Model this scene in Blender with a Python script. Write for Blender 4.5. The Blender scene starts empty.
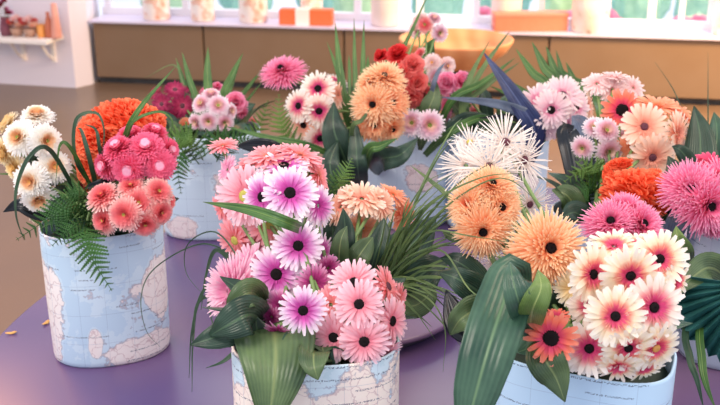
import bpy, bmesh, math, random
from mathutils import Vector, Matrix, Quaternion, noise
rnd = random.Random(7)
PI = math.pi
scn = bpy.context.scene
COL = scn.collection
CAMZ, PITCH, FPX = 1.70, math.radians(20), 1000.0
CT, ST = math.cos(PITCH), math.sin(PITCH)
RIGHT, UP, FWD = Vector((1, 0, 0)), Vector((0, ST, CT)), Vector((0, CT, -ST))
CAM = Vector((0, 0, CAMZ))
TZ = CAMZ - 0.823                                   # table top height

def P(px, py, d):                                   # photo pixel at a depth -> world point
    return CAM + FWD * d + RIGHT * ((px - 360) / FPX * d) + UP * ((202.5 - py) / FPX * d)

def on_z(px, py, z):                                # photo pixel on a horizontal plane
    v = FWD + RIGHT * ((px - 360) / FPX) + UP * ((202.5 - py) / FPX)
    return CAM + v * ((z - CAMZ) / v.z)

def N(nx, ny):                                      # facing direction, right / down in the photo
    q = nx * nx + ny * ny
    if q > .96:
        k = math.sqrt(.96 / q); nx *= k; ny *= k; q = .96
    return (RIGHT * nx - UP * ny - FWD * math.sqrt(1 - q)).normalized()

def lin(h):
    h = h.lstrip('#'); o = []
    for i in (0, 2, 4):
        c = int(h[i:i + 2], 16) / 255
        o.append(c / 12.92 if c <= .04045 else ((c + .055) / 1.055) ** 2.4)
    return (*o, 1)

# ------------------------------------------------------------------ objects
def link(o, parent=None):
    COL.objects.link(o)
    if parent: o.parent = parent
    return o

def tag(o, label, cat, group=None, kind=None):
    if label: o['label'] = label
    if cat: o['category'] = cat
    if group: o['group'] = group
    if kind: o['kind'] = kind
    return o

def empty(name, loc, quat=None):
    o = bpy.data.objects.new(name, None)
    o.empty_display_size = .02
    o.location = loc
    if quat is not None:
        o.rotation_mode = 'QUATERNION'; o.rotation_quaternion = quat
    return link(o)

def to_obj(name, bm, m, parent=None, smooth=True):
    me = bpy.data.meshes.new(name)
    bm.normal_update()
    bm.to_mesh(me); bm.free()
    if smooth:
        me.polygons.foreach_set('use_smooth', [True] * len(me.polygons))
    if m: me.materials.append(m)
    return link(bpy.data.objects.new(name, me), parent)

def struct(name, bm, m, smooth=False):
    return tag(to_obj(name, bm, m, None, smooth), None, None, kind='structure')

def box(bm, c, s, M=None):
    vs = []
    for x in (-.5, .5):
        for y in (-.5, .5):
            for z in (-.5, .5):
                v = Vector((c[0] + x * s[0], c[1] + y * s[1], c[2] + z * s[2]))
                vs.append(bm.verts.new(M @ v if M else v))
    for f in ((0, 1, 3, 2), (4, 6, 7, 5), (0, 4, 5, 1), (2, 3, 7, 6), (0, 2, 6, 4), (1, 5, 7, 3)):
        bm.faces.new([vs[i] for i in f])

def lathe(bm, prof, seg=32, M=None, sx=1, sy=1, ex=2.0):
    rings = []
    for (r, z) in prof:
        ring = []
        for i in range(seg):
            a = 2 * PI * i / seg
            c, s = math.cos(a), math.sin(a)
            cc = math.copysign(abs(c) ** (2 / ex), c); ss = math.copysign(abs(s) ** (2 / ex), s)
            v = Vector((r * cc * sx, r * ss * sy, z))
            ring.append(bm.verts.new(M @ v if M else v))
        rings.append(ring)
    for a, b in zip(rings, rings[1:]):
        for i in range(seg):
            j = (i + 1) % seg
            bm.faces.new((a[i], a[j], b[j], b[i]))
    for r, fl in ((rings[0], True), (rings[-1], False)):
        bm.faces.new(list(reversed(r)) if fl else r)

def catmull(pts, n):
    p = [pts[0] * 2 - pts[1]] + list(pts) + [pts[-1] * 2 - pts[-2]]
    out = []
    for i in range(1, len(p) - 2):
        for k in range(n):
            t = k / n
            a, b, c, d = p[i - 1], p[i], p[i + 1], p[i + 2]
            out.append(.5 * ((2 * b) + (c - a) * t + (2 * a - 5 * b + 4 * c - d) * t * t + (3 * b - a - 3 * c + d) * t ** 3))
    out.append(p[-2].copy())
    return out

def tube(bm, pts, r0, r1=None, seg=6):
    r1 = r0 if r1 is None else r1
    prev = None; ref = Vector((.3, .2, .93)); n = len(pts)
    for i, p in enumerate(pts):
        t = (pts[min(i + 1, n - 1)] - pts[max(i - 1, 0)]).normalized()
        u = t.cross(ref)
        if u.length < 1e-4: u = t.cross(Vector((1, 0, 0)))
        u.normalize(); w = t.cross(u); r = r0 + (r1 - r0) * i / (n - 1)
        ring = [bm.verts.new(p + (u * math.cos(2 * PI * k / seg) + w * math.sin(2 * PI * k / seg)) * r) for k in range(seg)]
        if prev:
            for k in range(seg):
                bm.faces.new((prev[k], prev[(k + 1) % seg], ring[(k + 1) % seg], ring[k]))
        else:
            bm.faces.new(list(reversed(ring)))
        prev = ring
    bm.faces.new(prev)

# ------------------------------------------------------------------ materials
class NT:
    def __init__(s, name):
        s.m = bpy.data.materials.new(name); s.m.use_nodes = True
        s.t = s.m.node_tree; s.t.nodes.clear()
        s.out = s.n('ShaderNodeOutputMaterial')
    def n(s, typ, **kw):
        x = s.t.nodes.new(typ)
        for k, v in kw.items():
            if k.startswith('i_'):
                x.inputs[k[2:].replace('_', ' ')].default_value = v
            else: setattr(x, k, v)
        return x
    def l(s, a, b): s.t.links.new(a, b)
    def ramp(s, fac, stops, interp='LINEAR'):
        r = s.n('ShaderNodeValToRGB'); e = r.color_ramp.elements; r.color_ramp.interpolation = interp
        while len(e) < len(stops): e.new(.5)
        for i, (p, c) in enumerate(stops):
            e[i].position = p; e[i].color = lin(c) if isinstance(c, str) else c
        if fac is not None: s.l(fac, r.inputs[0])
        return r.outputs[0]
    def mix(s, a, b, fac, typ='MIX'):
        x = s.n('ShaderNodeMix', data_type='RGBA', blend_type=typ)
        for v, k in ((fac, 0), (a, 6), (b, 7)):
            if isinstance(v, bpy.types.NodeSocket): s.l(v, x.inputs[k])
            elif isinstance(v, str): x.inputs[k].default_value = lin(v)
            else: x.inputs[k].default_value = v
        return x.outputs[2]
    def math(s, op, a, b=0.0, c=None):
        x = s.n('ShaderNodeMath', operation=op)
        for i, v in enumerate((a, b) if c is None else (a, b, c)):
            if isinstance(v, bpy.types.NodeSocket): s.l(v, x.inputs[i])
            else: x.inputs[i].default_value = v
        return x.outputs[0]
    def noise(s, vec, scale, detail=3, rough=.5):
        x = s.n('ShaderNodeTexNoise'); x.inputs['Scale'].default_value = scale
        x.inputs['Detail'].default_value = detail; x.inputs['Roughness'].default_value = rough
        if vec is not None: s.l(vec, x.inputs['Vector'])
        return x.outputs[0]
    def principled(s, col, rough=.5, spec=.5, metal=0, bump=None, bs=.2, bd=.01, coat=0):
        b = s.n('ShaderNodeBsdfPrincipled')
        if isinstance(col, bpy.types.NodeSocket): s.l(col, b.inputs['Base Color'])
        else: b.inputs['Base Color'].default_value = lin(col)
        if isinstance(rough, bpy.types.NodeSocket): s.l(rough, b.inputs['Roughness'])
        else: b.inputs['Roughness'].default_value = rough
        b.inputs['Specular IOR Level'].default_value = spec; b.inputs['Metallic'].default_value = metal
        b.inputs['Coat Weight'].default_value = coat
        if bump is not None:
            u = s.n('ShaderNodeBump'); u.inputs['Strength'].default_value = bs; u.inputs['Distance'].default_value = bd
            s.l(bump, u.inputs['Height']); s.l(u.outputs[0], b.inputs['Normal'])
        s.l(b.outputs[0], s.out.inputs[0])
        return s.m

def plain(name, col, rough=.6, spec=.4, metal=0, var=.08, scale=30):
    t = NT(name); c = t.n('ShaderNodeTexCoord').outputs['Object']
    nz = t.noise(c, scale)
    a = t.mix(col, '#000000', var); b = t.mix(col, '#ffffff', var)
    return t.principled(t.mix(a, b, nz), rough, spec, metal, bump=nz, bs=.1)

def petal_mat(name, stops, use='r', trans=.3, vary=.05):
    t = NT(name)
    uv = t.n('ShaderNodeUVMap', uv_map='uv').outputs[0]
    sp = t.n('ShaderNodeSeparateXYZ'); t.l(uv, sp.inputs[0])
    rn = t.n('ShaderNodeAttribute', attribute_name='rnd').outputs['Fac']
    f = sp.outputs[0] if use == 'r' else sp.outputs[1]
    f = t.math('ADD', f, t.math('MULTIPLY', t.math('SUBTRACT', rn, .5), .14))
    c = t.ramp(f, stops)
    c = t.mix(c, t.mix(c, c, 1.0, 'MULTIPLY'), t.math('MULTIPLY', rn, vary * 4))
    d = t.n('ShaderNodeBsdfPrincipled'); t.l(c, d.inputs['Base Color']); d.inputs['Roughness'].default_value = .55
    d.inputs['Specular IOR Level'].default_value = .25
    tr = t.n('ShaderNodeBsdfTranslucent'); t.l(c, tr.inputs[0])
    m = t.n('ShaderNodeMixShader'); m.inputs[0].default_value = trans
    t.l(d.outputs[0], m.inputs[1]); t.l(tr.outputs[0], m.inputs[2]); t.l(m.outputs[0], t.out.inputs[0])
    return t.m

def leaf_mat(name, base, dark, rib=None, stripes=14, trans=.2, rough=.35):
    t = NT(name)
    uv = t.n('ShaderNodeUVMap', uv_map='uv').outputs[0]
    sp = t.n('ShaderNodeSeparateXYZ'); t.l(uv, sp.inputs[0])
    across, along = sp.outputs[0], sp.outputs[1]
    obj = t.n('ShaderNodeTexCoord').outputs['Object']
    nz = t.noise(obj, 22, 4)
    st = t.math('SINE', t.math('MULTIPLY', across, stripes * 6.283))
    f = t.math('ADD', t.math('MULTIPLY', nz, .9), t.math('MULTIPLY', st, .04))
    c = t.ramp(f, [(.25, dark), (.7, base)])
    if rib:
        d = t.math('ABSOLUTE', t.math('SUBTRACT', across, .5))
        c = t.mix(rib, c, t.math('MINIMUM', t.math('MULTIPLY', d, 22), 1.0))
    d = t.n('ShaderNodeBsdfPrincipled'); t.l(c, d.inputs['Base Color']); d.inputs['Roughness'].default_value = rough
    d.inputs['Specular IOR Level'].default_value = .5
    bp = t.n('ShaderNodeBump'); bp.inputs['Strength'].default_value = .25; bp.inputs['Distance'].default_value = .001
    t.l(st, bp.inputs['Height']); t.l(bp.outputs[0], d.inputs['Normal'])
    tr = t.n('ShaderNodeBsdfTranslucent'); t.l(c, tr.inputs[0])
    m = t.n('ShaderNodeMixShader'); m.inputs[0].default_value = trans
    t.l(d.outputs[0], m.inputs[1]); t.l(tr.outputs[0], m.inputs[2]); t.l(m.outputs[0], t.out.inputs[0])
    return t.m

LM = dict(
    dark=leaf_mat('dark_glossy_leaf', '#466350', '#1b3328', '#5c7a58', rough=.3),
    olive=leaf_mat('olive_leaf', '#6c8455', '#3a5338', '#8b9c66', rough=.35),
    light=leaf_mat('light_green_leaf', '#8fa75a', '#5f7d40', '#a9ba72', rough=.4),
    teal=leaf_mat('teal_palm_leaf', '#4a8a86', '#235450', None, 12, rough=.35),
    big=leaf_mat('striped_strap_leaf', '#557960', '#2a4d3f', '#6f8f68', 9, rough=.3),
    navy=leaf_mat('navy_blue_leaf', '#4d5c8c', '#262f58', '#6f7ba6', 8, rough=.3),
    steel=leaf_mat('steel_grey_leaf', '#7d8ba0', '#4b5870', None, 8, rough=.35),
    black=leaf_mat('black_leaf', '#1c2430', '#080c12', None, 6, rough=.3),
    grass=leaf_mat('grass_blade', '#8aa262', '#53704a', None, 2, trans=.3, rough=.45),
    blade=leaf_mat('flat_green_blade', '#628c46', '#3a632f', '#8fae5c', 4, rough=.4),
    dgrass=leaf_mat('dark_grass_blade', '#4a6a4c', '#294534', None, 2, rough=.4),
    fern=leaf_mat('fern_green', '#467a35', '#1f4a20', None, 1, rough=.5),
    lfern=leaf_mat('pale_fern_green', '#7ba04c', '#456f2e', None, 1, rough=.5),
)
STEM = plain('stem_green', '#6f9048', .5)
DARKC = plain('dark_flower_centre', '#12060a', .9, .05, var=.02, scale=200)
MAROON = plain('maroon_flower_centre', '#5c1730', .8, .2, scale=200)
YELLOWC = plain('yellow_green_flower_centre', '#c3b850', .8, .2, scale=200)
GOLDC = plain('orange_flower_centre', '#e3a552', .8, .2, scale=200)
LIMEC = plain('lime_flower_centre', '#8fa03c', .8, .2, scale=200)
PALEC = plain('pale_lilac_flower_centre', '#f3adc6', .8, .2, scale=200)

# ------------------------------------------------------------------ flower heads (unit radius)
def petal(bm, uvl, rl, ang, r0, z0, L, W, e0, e1, prof, segs, cup, rv, twist=0):
    ca, sa = math.cos(ang), math.sin(ang)
    r, z = r0, z0; rows = []
    for i in range(segs + 1):
        t = i / segs
        e = e0 + (e1 - e0) * t
        if i:
            r += math.cos(e) * L / segs; z += math.sin(e) * L / segs
        x = t * (len(prof) - 1); k = min(int(x), len(prof) - 2)
        w = W * (prof[k] + (prof[k + 1] - prof[k]) * (x - k)) / 2
        row = []
        for s in ((-1, 0, 1) if cup else (-1, 1)):
            yy = s * w
            zz = z + (abs(s) * cup * W * (1 if s else 0)) + twist * s * w
            v = bm.verts.new((r * ca - yy * sa, r * sa + yy * ca, zz))
            v[rl] = rv
            row.append((v, math.hypot(r, yy), t))
        rows.append(row)
    for a, b in zip(rows, rows[1:]):
        for j in range(len(a) - 1):
            q = (a[j], b[j], b[j + 1], a[j + 1])
            f = bm.faces.new([x[0] for x in q])
            for lp, x in zip(f.loops, q): lp[uvl].uv = (x[1], x[2])

ROUND = [.4, .7, .95, 1, .95, .5]
POINT = [.6, 1, .9, .55, .12]
BLUNT = [.5, .9, 1, .9, .45]
SOFT = [.6, .9, 1, .9, .55, .2]
RUFF = [.4, .8, 1.15, 1.3, 1.0]
def head_mesh(name, layers, seed, jit=.06):
    R = random.Random(seed)
    bm = bmesh.new(); uvl = bm.loops.layers.uv.new('uv'); rl = bm.verts.layers.float.new('rnd')
    for (n, r0, z0, L, W, e0, e1, prof, segs, cup) in layers:
        off = R.random() * 6
        for i in range(n):
            a = off + 2 * PI * (i + R.uniform(-.25, .25)) / n
            de = R.gauss(0, jit)
            petal(bm, uvl, rl, a, r0, z0 + R.gauss(0, .008), L * R.uniform(.9, 1.04), W * R.uniform(.85, 1.1),
                  e0 + de, e1 + de * 2, prof, segs, cup, R.random(), R.uniform(-.25, .25))
    me = bpy.data.meshes.new(name); bm.normal_update(); bm.to_mesh(me); bm.free()
    me.polygons.foreach_set('use_smooth', [True] * len(me.polygons))
    return me

def fluff_mesh(name, seed, n=420, sx=1, sy=1, sz=.8, l=.3, w=.12, lob=3.2, amp=.25):
    R = random.Random(seed)
    bm = bmesh.new(); uvl = bm.loops.layers.uv.new('uv'); rl = bm.verts.layers.float.new('rnd')
    for i in range(n):
        z = 1 - 1.55 * (i + .5) / n; a = i * 2.39996
        s = math.sqrt(max(0, 1 - z * z)); d = Vector((s * math.cos(a), s * math.sin(a), z))
        rad = .75 * (1 + amp * noise.noise(d * lob + Vector((seed, 0, 0))))
        p = Vector((d.x * sx, d.y * sy, d.z * sz)) * rad
        q = (d + Vector([R.gauss(0, .35) for _ in range(3)])).normalized()
        u = q.cross(Vector((R.random(), R.random(), R.random()))).normalized()
        rv = R.random(); rows = []
        for t, ww in ((0, .5), (.5, 1), (1, .6)):
            c = p + q * l * (t - .3)
            c2 = q.cross(u) * (.03 * math.sin(t * 3))
            rows.append([bm.verts.new(c - u * w * ww + c2), bm.verts.new(c + u * w * ww - c2)])
        for r_ in rows:
            for v in r_: v[rl] = rv
        for k in range(2):
            f = bm.faces.new((rows[k][0], rows[k][1], rows[k + 1][1], rows[k + 1][0]))
            for lp, t in zip(f.loops, (k / 2, k / 2, (k + 1) / 2, (k + 1) / 2)): lp[uvl].uv = (t, t)
    bmesh.ops.create_icosphere(bm, subdivisions=3, radius=.74)
    for v in bm.verts:
        if len(v.link_faces) > 4:
            d = v.co.normalized()
            v.co = Vector((d.x * sx, d.y * sy, d.z * sz)) * .72 * (1 + amp * noise.noise(d * lob + Vector((seed, 0, 0))))
            v[rl] = .9
    me = bpy.data.meshes.new(name); bm.to_mesh(me); bm.free()
    return me

def disc_mesh(name, r, z, h, seed, nub=60):
    R = random.Random(seed)
    bm = bmesh.new()
    lathe(bm, [(r * .3, z - .08), (r, z - .04), (r, z + h * .4), (r * .8, z + h * .9), (r * .35, z + h), (.01, z + h * .8)], 16)
    for i in range(nub):
        rr = r * math.sqrt((i + .5) / nub); a = i * 2.39996
        p = Vector((rr * math.cos(a), rr * math.sin(a), z + h * (1 - .4 * (rr / r) ** 2)))
        s = r * .11
        vs = [bm.verts.new(p + Vector(q) * s) for q in ((1, 0, -1), (-.5, .87, -1), (-.5, -.87, -1), (0, 0, 1.3))]
        for f in ((0, 1, 3), (1, 2, 3), (2, 0, 3)): bm.faces.new([vs[k] for k in f])
    me = bpy.data.meshes.new(name); bm.to_mesh(me); bm.free()
    me.polygons.foreach_set('use_smooth', [True] * len(me.polygons))
    return me

def dome(nl, n, L0, L1, e0, e1, W, prof, segs=4, cup=0, r0=.12, zt=.25, curl=0.0):
    out = []
    for k in range(nl):
        t = k / (nl - 1)
        out.append((n, r0 * (1 - .4 * t), zt * t, L0 + (L1 - L0) * t, W, e0 + (e1 - e0) * t, e0 + (e1 - e0) * t + curl, prof, segs, cup))
    return out

HEADS = {}
def reg(key, layers_fn, disc=None, jit=.06, nvar=3):
    HEADS[key] = ([layers_fn(v) if callable(layers_fn) else head_mesh('petals', layers_fn, 11 * v + len(HEADS), jit) for v in range(nvar)],
                  disc_mesh('flower_centre', *disc, 3) if disc else None)
# wide flat gerbera with a fringed inner ring
reg('gerbera', [(25, .10, -.02, .9, .165, .10, -.12, ROUND, 5, .10), (24, .10, .02, .86, .16, .2, -.02, ROUND, 5, .10), (20, .12, .05, .6, .12, .35, .12, ROUND, 4, .08),
                (26, .15, .06, .2, .05, .7, .3, POINT, 3, 0)], (.2, .05, .09))
reg('fringed', [(22, .10, -.02, .9, .19, .10, -.12, ROUND, 5, .10), (21, .10, .02, .86, .185, .2, -.02, ROUND, 5, .10),
                (30, .17, .05, .33, .06, .75, .25, POINT, 3, 0), (26, .15, .06, .2, .05, .95, .5, POINT, 3, 0)], (.15, .05, .09))
reg('bigeye', [(18, .15, 0, .86, .22, .14, -.1, ROUND, 5, .12), (16, .15, .03, .7, .19, .3, .02, ROUND, 5, .12), (22, .2, .06, .18, .06, .6, .2, POINT, 3, 0)], (.3, .04, .1))
reg('spidery', dome(9, 42, .95, .42, -.25, .98, .10, SOFT, 4, 0, .14, .30, .06), (.13, .38, .08), .07)
reg('spidery2', dome(8, 40, .95, .40, -.2, .92, .115, SOFT, 4, 0, .14, .24, .03), (.13, .30, .08), .07)
reg('thin', [(25, .1, -.02, .9, .052, .05, .0, POINT[:1] + [.8, 1, .9, .4], 4, .1), (24, .1, .03, .88, .05, .3, .2, [.6, .8, 1, .9, .4], 4, .1),
             (18, .1, .04, .7, .045, .6, .5, [.6, .8, 1, .9, .4], 4, .1), (22, .12, .05, .2, .04, .8, .5, POINT, 3, 0)], (.13, .05, .08), .12)
reg('mum', dome(8, 36, .90, .26, -.2, .95, .15, BLUNT, 4, .1, .1, .2, .15), (.15, .2, .06), .04)
reg('button', dome(6, 28, .9, .40, -.15, .8, .2, BLUNT, 4, .12, .13, .12, .35), (.2, .13, .08), .04)
reg('tubular', dome(8, 38, .92, .45, -.3, .95, .14, BLUNT, 4, .1, .12, .28, .2), (.31, .50, .12), .04)
reg('carnation', dome(6, 11, .85, .6, -.1, 1.25, .42, RUFF, 4, .06, .06, .1, .1), None, .22)
def fl(v): return fluff_mesh('florets', 3 + v, 520)
reg('fluff', fl)
def fl(v): return fluff_mesh('florets', 13 + v, 200, l=.4, w=.17, amp=.3)
reg('berry', fl)

PM = dict(
    magenta=petal_mat('magenta_white_petal', [(.0, '#c42e92'), (.33, '#e060bd'), (.52, '#efa6dd'), (.7, '#fbe4f5'), (1, '#fff8fd')]),
    deepmag=petal_mat('deep_magenta_petal', [(.0, '#a3206e'), (.5, '#d1539f'), (.9, '#f2b4da')]),
    pink=petal_mat('soft_pink_petal', [(.0, '#f08398'), (.3, '#f8a0b2'), (.45, '#fbbcc8'), (.8, '#fcd2dc'), (1, '#fde4ec')]),
    coralpink=petal_mat('coral_pink_petal', [(.0, '#f0907c'), (.5, '#fb9ea4'), (1, '#fcc3cb')], 't'),
    palepink=petal_mat('pale_pink_petal', [(.0, '#f7b8d2'), (.5, '#f4a8cc'), (1, '#fbdfe9')], 't'),
    cream=petal_mat('cream_pink_petal', [(.0, '#d93f6f'), (.27, '#f0668f'), (.42, '#fbb8a0'), (.55, '#fff0d4'), (.85, '#fffbf0')]),
    creamw=petal_mat('cream_white_petal', [(.0, '#d9307a'), (.28, '#ea5f93'), (.45, '#f6aaaa'), (.62, '#fdefe2'), (.9, '#fffaf4')]),
    coral=petal_mat('coral_petal', [(.0, '#e0366a'), (.4, '#f0587a'), (.65, '#fb8a70'), (1, '#fda48c')]),
    orange=petal_mat('peach_orange_petal', [(.0, '#fb8a60'), (.35, '#fea87c'), (.7, '#fec898'), (1, '#ffe6c2')], 't'),
    peach=petal_mat('deep_peach_petal', [(.0, '#fa8054'), (.4, '#fd9e70'), (.8, '#febc8e'), (1, '#fed8ae')], 't'),
    hot=petal_mat('hot_pink_petal', [(.0, '#e23a6e'), (.5, '#f65c8a'), (1, '#fc8cb0')], 't'),
    hot2=petal_mat('bright_pink_petal', [(.0, '#dd3f74'), (.5, '#f4709f'), (.85, '#fa9cc2'), (1, '#fcc0d8')], 't'),
    rose=petal_mat('rose_petal', [(.0, '#d9356a'), (.5, '#f0527e'), (.8, '#f4668f'), (1, '#f88aa8')], 'r'),
    burg=petal_mat('burgundy_petal', [(.0, '#e893a8'), (.3, '#cc4874'), (.6, '#b0305e'), (1, '#9a2c58')], 'r'),
    white=petal_mat('white_thin_petal', [(.0, '#e6d2c8'), (.4, '#f4eae2'), (1, '#fbf6f0')], 't'),
    mumw=petal_mat('cream_white_mum_petal', [(.0, '#f3bf74'), (.18, '#f9c898'), (.34, '#fde6c8'), (.45, '#fffaf2'), (1, '#ffffff')], 'r'),
    mumy=petal_mat('yellow_cream_mum_petal', [(.0, '#fad488'), (.35, '#fde4ac'), (.65, '#fff2d2'), (1, '#fffaee')], 'r'),
    salmon=petal_mat('salmon_petal', [(.0, '#f27a78'), (.3, '#f98890'), (.55, '#fca4a6'), (.75, '#fdcac4'), (1, '#ffe8e4')], 'r'),
    butt=petal_mat('pale_lilac_pink_petal', [(.0, '#f7d0a4'), (.25, '#fad6cc'), (.45, '#fbd4e2'), (.75, '#feeff5'), (1, '#fffafc')], 'r'),
    lilac=petal_mat('light_pink_gerbera_petal', [(.0, '#e67aa6'), (.28, '#f3a6c2'), (.4, '#fbd8e2'), (.8, '#fdeaec'), (1, '#fff0ea')], 'r'),
    whitepink=petal_mat('white_pink_eye_petal', [(.0, '#cf2f7c'), (.3, '#e5588f'), (.45, '#f6a9ac'), (.62, '#fdeee2'), (1, '#fffaf6')], 'r'),
    lpeach=petal_mat('light_peach_petal', [(.0, '#f29a84'), (.3, '#fabaa2'), (.6, '#fdd6be'), (1, '#fff0e2')], 'r'),
    ppeach=petal_mat('pale_peach_petal', [(.0, '#f5b27c'), (.5, '#fbc6a2'), (1, '#fddfca')], 't'),
    apricot=petal_mat('apricot_petal', [(.0, '#f28a5c'), (.5, '#fca57c'), (1, '#fdc4a2')], 't'),
    redor=petal_mat('orange_red_floret', [(.0, '#ee4c1e'), (.5, '#fa7048'), (1, '#ff9a70')], 't'),
    redco=petal_mat('coral_red_floret', [(.0, '#d43f46'), (.5, '#f1686a'), (1, '#fa9a92')], 't'),
    scar=petal_mat('scarlet_floret', [(.0, '#b31420'), (.5, '#dc2c34'), (1, '#ee5050')], 't'),
    wine=petal_mat('wine_red_floret', [(.0, '#6e1030'), (1, '#c03a58')], 't'),
    whiteb=petal_mat('blush_white_petal', [(.0, '#f3a9a9'), (.4, '#fbd2cf'), (1, '#fff0ee')], 't'),
)

# ------------------------------------------------------------------ vases wrapped in map paper
def map_mat(name, sea, land, blobs, tint, thr=.5, seed=0, busy=.5, wx=.11):
    t = NT(name)
    obj = t.n('ShaderNodeTexCoord').outputs['Object']
    sp = t.n('ShaderNodeSeparateXYZ'); t.l(obj, sp.inputs[0])
    x, z = sp.outputs[0], sp.outputs[2]
    mp = t.n('ShaderNodeMapping'); mp.inputs['Location'].default_value = (seed, seed * .7, 0); t.l(obj, mp.inputs[0])
    big = t.noise(mp.outputs[0], 16, 7, .6)
    f = t.math('MULTIPLY', t.math('SUBTRACT', big, .5), 2.6)
    for bx, bz, rx, rz in blobs:
        dx = t.math('DIVIDE', t.math('SUBTRACT', x, bx), rx); dz = t.math('DIVIDE', t.math('SUBTRACT', z, bz), rz)
        g = t.math('ADD', t.math('MULTIPLY', dx, dx), t.math('MULTIPLY', dz, dz))
        f = t.math('MAXIMUM', f, t.math('ADD', t.math('SUBTRACT', 1.15, g), t.math('MULTIPLY', t.math('SUBTRACT', big, .5), 3.0)))
    f = t.math('SUBTRACT', f, thr)
    landm = t.math('GREATER_THAN', f, 0.0)
    shelf = t.math('GREATER_THAN', f, -.25)
    tn = t.noise(mp.outputs[0], 60, 3)
    landc = t.mix(land, tint, t.math('MULTIPLY', tn, .8))
    vor = t.n('ShaderNodeTexVoronoi', feature='DISTANCE_TO_EDGE'); vor.inputs['Scale'].default_value = 38; wp = t.n('ShaderNodeTexNoise'); wp.inputs['Scale'].default_value = 45; wp.inputs['Detail'].default_value = 5; t.l(mp.outputs[0], wp.inputs['Vector'])
    wv_ = t.n('ShaderNodeVectorMath', operation='MULTIPLY_ADD'); t.l(wp.outputs['Color'], wv_.inputs[0]); wv_.inputs[1].default_value = (.035, .035, .035); t.l(mp.outputs[0], wv_.inputs[2]); t.l(wv_.outputs[0], vor.inputs['Vector'])
    bord = t.math('LESS_THAN', vor.outputs['Distance'], .028)
    landc = t.mix(landc, '#b8959c', t.math('MULTIPLY', bord, .5))
    seac = t.mix(sea, '#dcecf6', t.math('MULTIPLY', shelf, .45))
    c = t.mix(seac, landc, landm)
    coast = t.math('LESS_THAN', t.math('ABSOLUTE', f), .05)
    c = t.mix(c, '#8f8aa0', t.math('MULTIPLY', coast, .5))
    # graticule
    for v, per, off in ((x, .041, .012), (z, .052, .02)):
        wv = t.math('ADD', v, t.math('MULTIPLY', t.math('MULTIPLY', x, x), .25)) if v is z else v
        g = t.math('ABSOLUTE', t.math('SUBTRACT', t.math('FRACT', t.math('DIVIDE', t.math('ADD', wv, off + 1), per)), .5))
        c = t.mix(c, '#6d86a8', t.math('MULTIPLY', t.math('LESS_THAN', g, .009), .3))
    # rows of fine map print
    row = t.math('FRACT', t.math('DIVIDE', t.math('ADD', z, 1.004), .017))
    rowm = t.math('LESS_THAN', t.math('ABSOLUTE', t.math('SUBTRACT', row, .5)), .07)
    rid = t.math('FLOOR', t.math('DIVIDE', t.math('ADD', z, 1.004), .017))
    cb = t.n('ShaderNodeCombineXYZ'); t.l(t.math('MULTIPLY', x, 11), cb.inputs[0]); t.l(t.math('MULTIPLY', rid, 7.31), cb.inputs[1])
    seg = t.math('GREATER_THAN', t.noise(cb.outputs[0], 1.0, 1), .62 - .12 * busy)
    cb2 = t.n('ShaderNodeCombineXYZ'); t.l(t.math('MULTIPLY', x, 520), cb2.inputs[0]); t.l(t.math('MULTIPLY', z, 520), cb2.inputs[1])
    dots = t.math('GREATER_THAN', t.noise(cb2.outputs[0], 1.0, 1), .5)
    txt = t.math('MULTIPLY', t.math('MULTIPLY', rowm, seg), dots)
    c = t.mix(c, '#3f4a68', t.math('MULTIPLY', txt, .75))
    return t.principled(c, .38, .4, coat=.15)

RIMM = plain('cream_inner_wall', '#dcdcd6', .6)
FOAM = plain('dark_green_foam', '#1d3020', .9, .1)
H = .232
VASES = {}
def vase(key, loc, rot, a, b, ex, mat, label):
    bm = bmesh.new()
    lathe(bm, [(.93, .0), (.975, .004), (.985, .012), (1, .1), (1, H - .004), (.992, H - .001), (.98, H), (.965, H - .001), (.955, H - .005), (.95, .02), (.9, .012)],
          72, None, a, b, ex)
    root = empty('map_vase', loc); root.rotation_euler = (0, 0, rot)
    tag(root, label, 'vase')
    to_obj('vase_body', bm, mat, root)
    bm = bmesh.new(); lathe(bm, [(.9, .02), (.93, .05), (.93, H - .03), (.8, H - .018), (.3, H - .014)], 40, None, a, b, ex)
    to_obj('floral_foam', bm, FOAM, root)
    VASES[key] = (Vector(loc), rot, a, b)
    return root

MAPS = dict(
    blue=map_mat('world_map_paper_blue', '#bfd8ec', '#f6f3f0', [(-.10, .11, .035, .075), (.085, .13, .03, .06), (.045, .015, .065, .035), (-.03, .05, .012, .03), (-.11, .04, .03, .05)], '#f3e0dc', .25, 1.3, .5),
    beige=map_mat('world_map_paper_beige', '#c3dde8', '#f4eee0', [(-.04, .10, .07, .12), (.06, .13, .05, .05)], '#f0d8d2', -.15, 4.1, 1.3),
    sea=map_mat('world_map_paper_ocean', '#b9d8f0', '#f3ece6', [(.02, .09, .02, .03)], '#f6cfd0', 1.0, 7.7, .75),
    pale=map_mat('world_map_paper_pale', '#c8dbea', '#efe9e4', [(-.06, .03, .04, .03), (.04, .12, .04, .05)], '#ead0d4', .5, 10.2, .3),
    grey=map_mat('world_map_paper_grey', '#b4bfd0', '#d9d2d2', [(0, .1, .08, .06)], '#d8c0c8', .6, 13.0, .9),
)
def vpos(px, py, z=TZ): return on_z(px, py, z)
def rim_d(px, py):      # depth of a point of the table plane
    return (on_z(px, py, TZ) - CAM).dot(FWD)
vase('L', vpos(113, 347), math.radians(17), .099, .074, 2.3, MAPS['blue'], 'map-covered oval vase at far left, holding orange, hot pink and salmon flowers')
vase('BL', vpos(214, 228), math.radians(4), .112, .08, 2.4, MAPS['pale'], 'map-covered vase behind the left one, holding burgundy and pale pink flowers')
vase('BC', vpos(400, 218), math.radians(-3), .112, .08, 2.4, MAPS['pale'], 'map-covered vase at back centre, under the peach and coral red flowers')
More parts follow.
